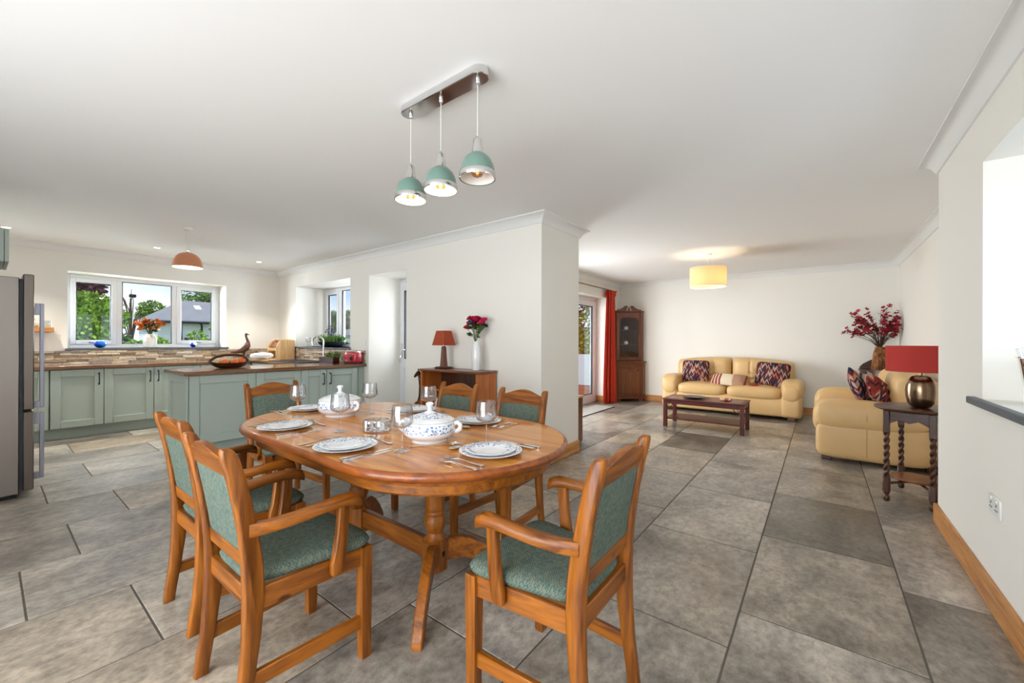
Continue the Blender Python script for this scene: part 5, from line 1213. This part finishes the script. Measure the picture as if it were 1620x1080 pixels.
STR = bands('striped_cushion', [(0, RD), (.06, CRM), (.1, RD), (.15, CRM), (.19, RD), (.24, CRM), (.28, RD), (.33, s3(220, 204, 176)), (.64, s3(176, 136, 108)), (.93, RD)])
cushion('long striped red and cream bolster cushion lying in the middle of the far sofa', (-1.235, 7.63, .575), (math.radians(-52), 0, -.12), .58, .27, STR, .075)
o = B().puff(0, 0, 0, .07, .05, .012, .6, .6).obj('red_cloth', REDF, None, 60); o.location = (-.86, 7.56, .528); tag(o, 'small folded red cloth on the far sofa seat', 'cloth')
cushion('patterned cushion leaning at the back of the side-on sofa arm', (.34, 5.74, .70), (math.radians(-24), math.radians(30), 1.25), .44, .42, KILIM)
cushion('patterned red cushion slumped in front on the side-on sofa', (.50, 5.57, .685), (math.radians(-38), math.radians(38), .75), .44, .40, kilim('red_kilim_cushion', [s3(140, 50, 40), s3(160, 70, 50), s3(40, 40, 58), s3(120, 44, 40), s3(176, 150, 136)], 15, 8))
# coffee table
ct = thing('coffee_table', 'low dark mahogany coffee table with lower shelf and fretwork corners', 'table', (-1.29, 6.20, 0))
L2, W2, HT = .52, .27, .405
B().box(-L2, L2, -W2, W2, HT-.018, HT, .005).obj('top', MAHOG['x'], ct); B().box(-L2+.06, L2-.06, -W2+.05, W2-.05, HT-.0005, HT+.001).obj('inlay', CABW['x'], ct)
B().box(-L2+.02, L2-.02, -W2+.02, -W2+.04, HT-.075, HT-.018).box(-L2+.02, L2-.02, W2-.04, W2-.02, HT-.075, HT-.018).obj('long_apron', MAHOG['x'], ct); B().box(-L2+.02, -L2+.04, -W2+.04, W2-.04, HT-.075, HT-.018).box(L2-.04, L2-.02, -W2+.04, W2-.04, HT-.075, HT-.018).obj('short_apron', MAHOG['y'], ct)
for sx in (-1, 1):
    for sy in (-1, 1):
        x, y = sx*(L2-.035), sy*(W2-.035)
        lg = B().box(x-.024, x+.024, y-.024, y+.024, 0, HT-.018, .003).obj('leg', MAHOG['z'], ct)
        fx = B(); fx.tube([(x-sx*.024, y, HT-.13), (x-sx*.06, y, HT-.125), (x-sx*.09, y, HT-.10), (x-sx*.10, y, HT-.075)], .006, 6); fx.tube([(x-sx*.024, y, HT-.10), (x-sx*.05, y, HT-.095), (x-sx*.055, y, HT-.075)], .005, 6); fx.obj('fret_bracket', MAHOG['x'], lg)
B().box(-L2+.03, L2-.03, -W2+.03, W2-.03, .11, .128, .003).obj('lower_shelf', MAHOG['x'], ct)
lathe_thing('metal_dish', 'shallow dark metal dish on the coffee table', 'dish', [(.05, .003), (.06, 0), (.1, .006), (.15, .024), (.152, .026), (.145, .024), (.09, .01), (.001, .008)], plain('pewter', s3(96, 98, 104), .3, .9), (-1.43, 6.17, HT+.002))
o = B().puff(0, 0, .02, .075, .05, .02, .6, .6).obj('trinket', speckle('coloured_wrap', [(0, s3(206, 80, 60)), (.4, s3(222, 190, 150)), (.7, s3(190, 120, 130)), (.9, s3(240, 230, 220))], 30, rough=.4, bump=.2), None, 60); o.location = (-1.03, 6.17, HT+.002); tag(o, 'small colourful wrapped trinket on the coffee table', 'trinket')
# door mat
o = B().box(-3.40, -3.03, 5.5, 7.09, .001, .012, .003).obj('door_mat', plain('pale_mat', s3(176, 170, 164), .95, bump=.4, bscale=120), None); tag(o, 'pale flat mat on the floor inside the garden doors', 'mat')
B().box(-3.034, -3.026, 5.5, 7.09, .001, .0125).obj('edging', BLACKM, o)
# twist-leg side table
sc_, ss_ = .283, .959
st = thing('side_table', 'dark oak side table with four barley-twist legs and small lower tier', 'table', (.59, 4.39, 0), math.atan2(ss_, sc_))
def ell(a, b_, n=44): return [(a*math.cos(2*PI*k/n), b_*math.sin(2*PI*k/n)) for k in range(n)]
STZ = .712
B().loft([[(x, y, z) for x, y in ell(a, a*.8)] for a, z in ((.285, STZ-.022), (.30, STZ-.016), (.305, STZ-.008), (.30, STZ-.002), (.29, STZ))], True).obj('top', DARKW['x'], st, 50)
lx, ly = .235, .125
for sx in (-1, 1):
    for sy in (-1, 1):
        g = B().box(sx*lx-.019, sx*lx+.019, sy*ly-.019, sy*ly+.019, STZ-.19, STZ-.02, .003)
        lo = g.obj('leg', DARKW['z'], st)
        B().box(sx*lx-.021, sx*lx+.021, sy*ly-.021, sy*ly+.021, .07, .185, .006).obj('leg_block', DARKW['z'], lo)
        for ph in (0, PI):
            B().tube([(sx*lx+.009*math.cos(z*58+ph), sy*ly+.009*math.sin(z*58+ph), z) for z in [.18+(STZ-.37)*k/52 for k in range(53)]], .0108, 8).obj('barley_twist', DARKW['z'], lo, 80)
        B().lathe([(.012, 0), (.018, .006), (.022, .022), (.018, .038), (.011, .05), (.02, .062), (.018, .072)], 18, M=T(sx*lx, sy*ly, 0)).obj('bun_foot', DARKW['z'], lo, 50)
for sy in (-1, 1):
    pts = [(STZ-.02, -lx+.02), (STZ-.02, lx-.02), (STZ-.115, lx-.02), (STZ-.10, lx-.06), (STZ-.078, lx-.1), (STZ-.09, lx-.14), (STZ-.1, .03), (STZ-.105, 0), (STZ-.1, -.03), (STZ-.09, -lx+.14), (STZ-.078, -lx+.1), (STZ-.10, -lx+.06), (STZ-.115, -lx+.02)]
    B().prism([(z, x) for z, x in pts], sy*ly-.009, sy*ly+.009, 'y', .001).obj('apron', DARKW['x'], st, 40)
for sx in (-1, 1): 
    pts = [(-ly+.02, STZ-.02), (-ly+.02, STZ-.115), (-.05, STZ-.085), (0, STZ-.105), (.05, STZ-.085), (ly-.02, STZ-.115), (ly-.02, STZ-.02)]
    B().prism(pts, sx*lx-.009, sx*lx+.009, 'x', .001).obj('apron', DARKW['y'], st, 40)
for sg in (-1, 1): B().tube([(-lx, -sg*ly, .135), (lx, sg*ly, .135)], .011, 4).obj('stretcher', DARKW['x'], st)
B().lathe([(.13, .146), (.148, .148), (.152, .156), (.148, .163), (.001, .163)], 36).obj('lower_tier', TEAKD['x'], st, 50)
# red drum lamp
rl_ = thing('drum_table_lamp', 'bronze oval lamp with wide red drum shade on the twist-leg table', 'lamp', (.61, 4.36, STZ+.001))
B().lathe([(.035, 0), (.055, .006), (.075, .035), (.084, .08), (.087, .125), (.084, .17), (.073, .21), (.052, .236), (.026, .245), (.001, .246)], 40).obj('base', BRONZE, rl_, 60)
B().tube([(0, 0, .235), (0, 0, .33)], .011, 10).obj('stem', BRONZE, rl_)
B().lathe([(.20, .275), (.20, .472), (.198, .472), (.198, .275)], 56, caps=False).obj('shade', REDF, rl_, 40)
for k in range(3): B().tube([(0, 0, .33), (.199*math.cos(k*2.094), .199*math.sin(k*2.094), .29)], .0025, 5).obj('spoke', CHROME, rl_)
fx = B().tube([(.10, -.02, .006), (.15, .0, .004), (.18, .05, .004), (.2, .08, .004)], .003, 6).obj('flex', CABLE, rl_)
# corner washstand with dried red flowers
ws = thing('corner_stand', 'dark bow-front corner stand with curved upstand in the far corner', 'stand', (XA-.022, YF-.022, 0), 0)
R_ = .44
def quarter(r, n=14): return [(0, 0)] + [(-r*math.cos(a), -r*math.sin(a)) for a in [PI/2*k/n for k in range(n+1)]]
B().prism(quarter(R_), .775, .80, 'z', .004).obj('top', DARKW['x'], ws, 40)
B().prism(quarter(R_-.015), .735, .775, 'z').obj('frieze', DARKW['x'], ws, 40)
B().prism(quarter(R_-.03), .3, .318, 'z').obj('lower_shelf', DARKW['x'], ws, 40)
for x, y in ((-R_+.03, -.02), (-.02, -R_+.03), (-.02, -.02)): B().box(x-.016, x+.016, y-.016, y+.016, 0, .775, .002).obj('leg', DARKW['z'], ws)
arch = [(.8, -.01), (.8, -R_+.01), (.83, -R_+.015), (.88, -R_*.88), (.94, -R_*.68), (.985, -R_*.4), (1.0, -.01)]
B().prism(arch, -.014, -.002, 'y', .001).obj('upstand', DARKW['x'], ws, 40)
B().prism([(y, z) for z, y in arch], -.014, -.002, 'x', .001).obj('upstand', DARKW['y'], ws, 40)
WICK = speckle('woven_vase', [(0, s3(134, 88, 54)), (.4, s3(164, 112, 70)), (.75, s3(104, 68, 44))], 40, rough=.8, bump=.5, stretch=(1, 1, .5))
vz = B().loft([[(-a, -a, z), (a, -a, z), (a, a, z), (-a, a, z)] for a, z in ((.075, 0), (.075, .01), (.055, .25), (.04, .33), (.045, .345), (.035, .345), (.03, .28))], True).obj('woven_vase', WICK, None, 40); vz.location = (.70, 8.06, .801); vz.rotation_euler = (0, 0, .5); tag(vz, 'brown woven tapering vase on the corner stand', 'vase')
rf = random.Random(21); bq = thing('dried_flowers', 'spray of dried dark red flowers in the woven vase', 'flowers', (.70, 8.06, 1.12))
stb, flb, fl2 = B(), B(), B()
for i in range(40):
    a = rf.uniform(0, 2*PI); rr = .40*math.sqrt(rf.random()); z = rf.uniform(.28, .66)*(1-.25*(rr/.4))
    e = Vector((rr*math.cos(a)*.95-.03, rr*math.sin(a)*.6-.10, z)); m1 = Vector((e.x*.3, e.y*.3, z*.5))
    e.x = min(e.x, .19); e.y = min(e.y, .2); stb.tube([(0, 0, 0), m1, e], [.004, .003, .002], 5)
    for k in range(6):
        p = m1.lerp(e, .45+.11*k) + Vector((rf.uniform(-.03, .03), rf.uniform(-.03, .03), rf.uniform(-.02, .03)))
        petals(flb if k % 2 else fl2, p, rf.uniform(.024, .042), 5, 1.2, .012, rf)
for i in range(22):
    a = rf.uniform(0, 2*PI); p = [(0, 0, 0)]
    for k in range(1, 5): p.append((.05*k*math.cos(a+.3*k)*.9, .04*k*math.sin(a+.3*k)*.7, .10*k-.01*k*k+rf.uniform(-.02, .02)))
    stb.tube(p, .0025, 5)
stb.obj('twigs', plain('dried_twig', s3(72, 48, 36), .8), bq); tag(flb.obj('petals', plain('dark_red_petals', s3(178, 22, 44), .6), bq, 80), None, None, kind='stuff'); tag(fl2.obj('petals', plain('deep_red_petals', s3(132, 18, 34), .6), bq, 80), None, None, kind='stuff')
# ice bucket on the near sill
ib = thing('ice_bucket', 'steel ice bucket with dark knob handles on the slate sill', 'bucket', (.80, 2.80, RW[2]))
B().lathe([(.06, 0), (.068, .003), (.088, .12), (.101, .205), (.106, .208), (.106, .213), (.098, .213), (.086, .12), (.064, .008), (.001, .006)], 36).obj('pail', CHROME, ib, 50)
for s in (-1, 1): B().lathe([(.006, 0), (.006, .012), (.014, .014), (.014, .026), (.008, .03)], 14, M=T(s*.0, 0, 0) @ RZ(.7 if s < 0 else .7+PI) @ T(-.098, 0, .18) @ RY(-PI/2)).tube([(-.112, 0, .175), (-.112, 0, .14)], .004, 6, M=RZ(.7 if s < 0 else .7+PI)).obj('knob', BLACKM, ib)
B().tube([(-.03, .02, .02), (-.075, .05, .215), (-.083, .056, .25)], .012, 10).obj('tongs', glass('acrylic', tint=(.95, .96, .97, 1), gloss=.2), ib)
# ================================================================== outdoors
GRASS = plain('lawn', s3(86, 112, 46), .9, vary=.25, bscale=30)
o = B().box(-90, -8.3, -60, 60, -.5, -.35).obj('ground', GRASS); o['kind'] = 'structure'; o['label'] = 'lawn beyond the kitchen window'
o = B().box(-8.3, 60, 4.0, 60, -.5, -.36).obj('ground', GRASS); o['kind'] = 'structure'; o['label'] = 'lawn beyond the back door wall'
rt_ = random.Random(33)
def tree(name, label, loc, blobs, nleaf, L, m_, trunk_h, trunk_r, cat='tree', group='trees in the garden'):
    t = thing(name, label, cat, loc, 0, group); lb = B(); tot = sum(r[3]*r[4]*r[5] for r in blobs)**1.0
    for cx, cy, cz, rx, ry, rz in blobs:
        n = int(nleaf*rx*ry*rz/tot)
        for i in range(n):
            d = Vector((rt_.gauss(0, 1), rt_.gauss(0, 1), rt_.gauss(0, 1))).normalized(); k = rt_.uniform(.55, 1.05)
            c = Vector((cx+d.x*rx*k, cy+d.y*ry*k, cz+d.z*rz*k))
            leafq(lb, c, (d.x+rt_.uniform(-.8, .8), d.y+rt_.uniform(-.8, .8), d.z+rt_.uniform(-.9, .5)), L*rt_.uniform(.7, 1.3), L*.32, rt_)
    lb.obj('foliage', m_, t, 80)
    tb = B()
    if trunk_h > 0:
        tb.tube([(0, 0, 0), (.05, .02, trunk_h*.5), (0, 0, trunk_h)], [trunk_r, trunk_r*.8, trunk_r*.5], 9)
        for cx, cy, cz, rx, ry, rz in blobs[:7]: tb.tube([(0, 0, trunk_h*.6), (cx*.5, cy*.5, (trunk_h*.6+cz)*.5), (cx, cy, cz)], [trunk_r*.5, trunk_r*.3, trunk_r*.1], 6)
        tb.obj('trunk', BARK, t, 60)
    return t
def crown(n, R, z0, z1, s=.55):
    return [(rt_.uniform(-R, R)*.7, rt_.uniform(-R, R)*.7, rt_.uniform(z0, z1), R*s*rt_.uniform(.8, 1.2), R*s*rt_.uniform(.8, 1.2), R*s*rt_.uniform(.7, 1.0)) for _ in range(n)]
# seen through the kitchen window, left to right
tree('beech_tree', 'dense green tree filling the left pane of the kitchen window', (-15.5, 1.75, -.35), crown(12, .85, .9, 2.5), 12000, .13, LEAF, 1.8, .14)
tree('copper_beech', 'purple-leaved tree behind the green tree, top of the left pane', (-20, 1.75, -.35), crown(8, .85, 3.1, 4.3), 5000, .15, LEAFP, 3.4, .16)
tree('garden_shrub', 'bright green shrub right of the white vase in the middle pane', (-13.0, 2.72, -.35), crown(7, .5, .7, 1.45), 4500, .09, LEAF, .5, .05, 'shrub', 'shrubs outside the kitchen window')
tree('garden_shrub', 'pale green shrub left of the white vase in the middle pane', (-14.2, 2.2, -.35), crown(7, .5, .6, 1.4), 3500, .09, LEAF, .5, .05, 'shrub', 'shrubs outside the kitchen window')
tree('garden_shrub', 'light green shrub at the foot of the right pane', (-12.6, 3.05, -.35), crown(5, .26, .6, 1.35), 1500, .07, LEAF, .5, .05, 'shrub', 'shrubs outside the kitchen window')
tree('garden_tree', 'slender pale green tree at the right edge of the kitchen window', (-14, 3.95, -.35), crown(6, .36, .8, 2.2), 1300, .08, LEAF, 1.6, .05)
for i, (x, y, R, z0, z1, lab) in enumerate(((-46, 9.5, 1.5, 2.8, 4.8, 'distant round tree rising behind the left end of the slate roof'), (-48, 11.6, 1.0, 4.4, 6.2, 'distant loose tree rising over the middle of the slate roof'), (-47, 12.9, 1.0, 4.4, 6.2, 'distant loose tree rising over the right of the slate roof'))):
    tree('distant_tree', lab, (x, y, -.35), crown(7, R, z0, z1), 2600 if i == 0 else 800, .24, LEAF, 3, .2, group='distant trees behind the barn')
# white barn with a slate roof
SLR = plain('slate_roof', s3(126, 128, 136), .7, bump=.3, bscale=14, vary=.15); RENDER = plain('white_render', s3(232, 234, 238), .8)
hx, hy0, hy1 = -33.0, 6.3, 20.0
bn = thing('white_barn', 'white rendered barn with long grey slate roof and skylight beyond the garden', 'building', (hx, 0, -.35))
B().box(-5, 0, hy0+.3, hy1, 0, 3.0).obj('wall', RENDER, bn)
e0, rdg = 2.85, 4.25
B().loft([[(.35, hy0, e0-.1), (-2.5, hy0+2.1, rdg), (-2.5, hy1, rdg), (.35, hy1, e0-.1)], [(.35, hy0, e0), (-2.5, hy0+2.1, rdg+.1), (-2.5, hy1, rdg+.1), (.35, hy1, e0)]], True).add([(.35, hy0, e0), (-5.35, hy0, e0), (-2.5, hy0+2.1, rdg+.1)], [(0, 1, 2)]).add([(-5.35, hy0, e0), (-5.35, hy1, e0), (-2.5, hy1, rdg+.1), (-2.5, hy0+2.1, rdg+.1)], [(0, 1, 2, 3)]).obj('roof', SLR, bn, smooth=False)
sl_ = lambda y0, y1, t0, t1, up_: [(.35-2.85*t0, y0, e0+(rdg+.1-e0)*t0+up_), (.35-2.85*t0, y1, e0+(rdg+.1-e0)*t0+up_), (.35-2.85*t1, y1, e0+(rdg+.1-e0)*t1+up_), (.35-2.85*t1, y0, e0+(rdg+.1-e0)*t1+up_)]
B().loft([sl_(8.85, 9.2, .55, .72, .02), sl_(8.85, 9.2, .55, .72, .08)], True).obj('skylight', TRIMW, bn)
B().tube([(.42, hy0, e0-.12), (.42, hy1, e0-.12)], .07, 8).obj('gutter', BLACKM, bn); B().tube([(.3, 7.72, 0), (.3, 7.72, e0-.1)], .06, 8).obj('downpipe', BLACKM, bn); B().tube([(.3, 8.8, 0), (.3, 8.8, e0-.3), (.4, 8.7, e0-.1)], .06, 8).obj('downpipe', BLACKM, bn)
B().box(-.02, .02, 7.95, 8.4, 0, 1.75).obj('doorway', plain('dark_timber_door', s3(92, 48, 40), .7), bn)
lpst = thing('telegraph_pole', 'thin pale pole with a small head in the middle pane', 'pole', (-26, 4.29, -.35)); B().tube([(0, 0, 0), (0, 0, 3.7)], .05, 8).obj('post', TRIMW, lpst); B().box(-.1, .1, -.12, .12, 3.6, 3.75, .02).obj('lamp_head', BLACKM, lpst)
# bare-twig tree by the pole
bt = thing('bare_tree', 'thin bare-branched tree against the sky in the middle pane', 'tree', (-24, 3.9, -.35)); tb = B()
for i in range(16):
    a = rt_.uniform(0, 2*PI); z = rt_.uniform(2, 3.6); tb.tube([(0, 0, z*.6), (.2*math.cos(a), .2*math.sin(a), z), (.5*math.cos(a), .5*math.sin(a), z+rt_.uniform(.2, .9))], [.03, .02, .008], 5)
tb.tube([(0, 0, 0), (0, 0, 3.4)], [.07, .03], 7).obj('branches', BARK, bt)
# seen through the sink window and back door
tree('garden_tree', 'round dark green tree outside the sink window', (-20.8, 11.6, -.35), crown(9, 1.2, 1.6, 3.0), 6000, .17, LEAFD, 1.8, .15)
tree('garden_tree', 'green tree outside the back door', (-16.2, 12.6, -.35), crown(8, 1.2, 1.2, 3.0), 4500, .17, LEAF, 1.6, .12)
ob = thing('outbuilding', 'low white outbuilding with grey roof outside the sink window', 'building', (-17.6, 9.9, -.35)); B().box(-1.3, 1.3, 0, 2, 0, 1.75).obj('wall', RENDER, ob); B().loft([[(-1.4, -.15, 1.75), (1.4, -.15, 1.75), (1.4, 2.2, 2.3), (-1.4, 2.2, 2.3)], [(-1.4, -.15, 1.82), (1.4, -.15, 1.82), (1.4, 2.2, 2.37), (-1.4, 2.2, 2.37)]], True).obj('roof', SLR, ob, smooth=False); B().box(.3, .8, -.02, .02, .3, 1.5).obj('door', BLACKM, ob)
# terrace outside the garden doors
tcol = plain('terracotta_paving', s3(166, 110, 86), .8, vary=.15, bscale=20)
te = struct('terrace', B().box(-7.2, XL-.46, 4.1, 8.9, -.35, -.19), plain('terrace_bed', s3(150, 132, 116), .9), 'paved terrace outside the garden doors')
pm = B().box(-.295, .295, -.295, .295, -.03, 0, .004); pme = bpy.data.meshes.new('paver'); pme.from_pydata(pm.v, [], pm.f); pme.materials.append(tcol)
for i in range(5):
    for j in range(8):
        o = bpy.data.objects.new('paver', pme); COL.objects.link(o); o.location = (-4.2-.6*i, 4.42+.6*j, -.165); o.parent = te
FROST = plain('frosted_glass_panel', s3(206, 222, 234), .35)
bal = thing('glass_balustrade', 'frosted pale blue glass balustrade beyond the garden doors', 'balustrade', (-5.5, 9.0, .14))
for k in range(3):
    x = -1.6+1.07*k; B().box(x, x+1.02, -.008, .008, .0, .76, .003).obj('glass_panel', FROST, bal); B().box(x-.04, x-.008, -.02, .02, .0, .78, .003).obj('post', STEEL, bal)
low = thing('terrace_wall', 'low terracotta brick wall under the glass balustrade', 'wall', (-5.5, 9.0, -.19)); B().box(-1.7, 1.62, -.06, .09, 0, .325).obj('core', GROUT, low)
bm_ = B().box(-.21, .21, -.02, .02, -.05, .05, .005); bme = bpy.data.meshes.new('brick'); bme.from_pydata(bm_.v, [], bm_.f); bme.materials.append(tcol)
for r in range(3):
    for k in range(7):
        o = bpy.data.objects.new('brick', bme); COL.objects.link(o); o.location = (-1.45+.43*k+(.215 if r % 2 else 0), -.075, .055+.107*r); o.parent = low
tree('garden_tree', 'leafy green tree seen through the garden doors', (-9.0, 16.4, -.35), crown(12, 2.0, 1.0, 4.6), 9000, .2, LEAF, 2.2, .14)
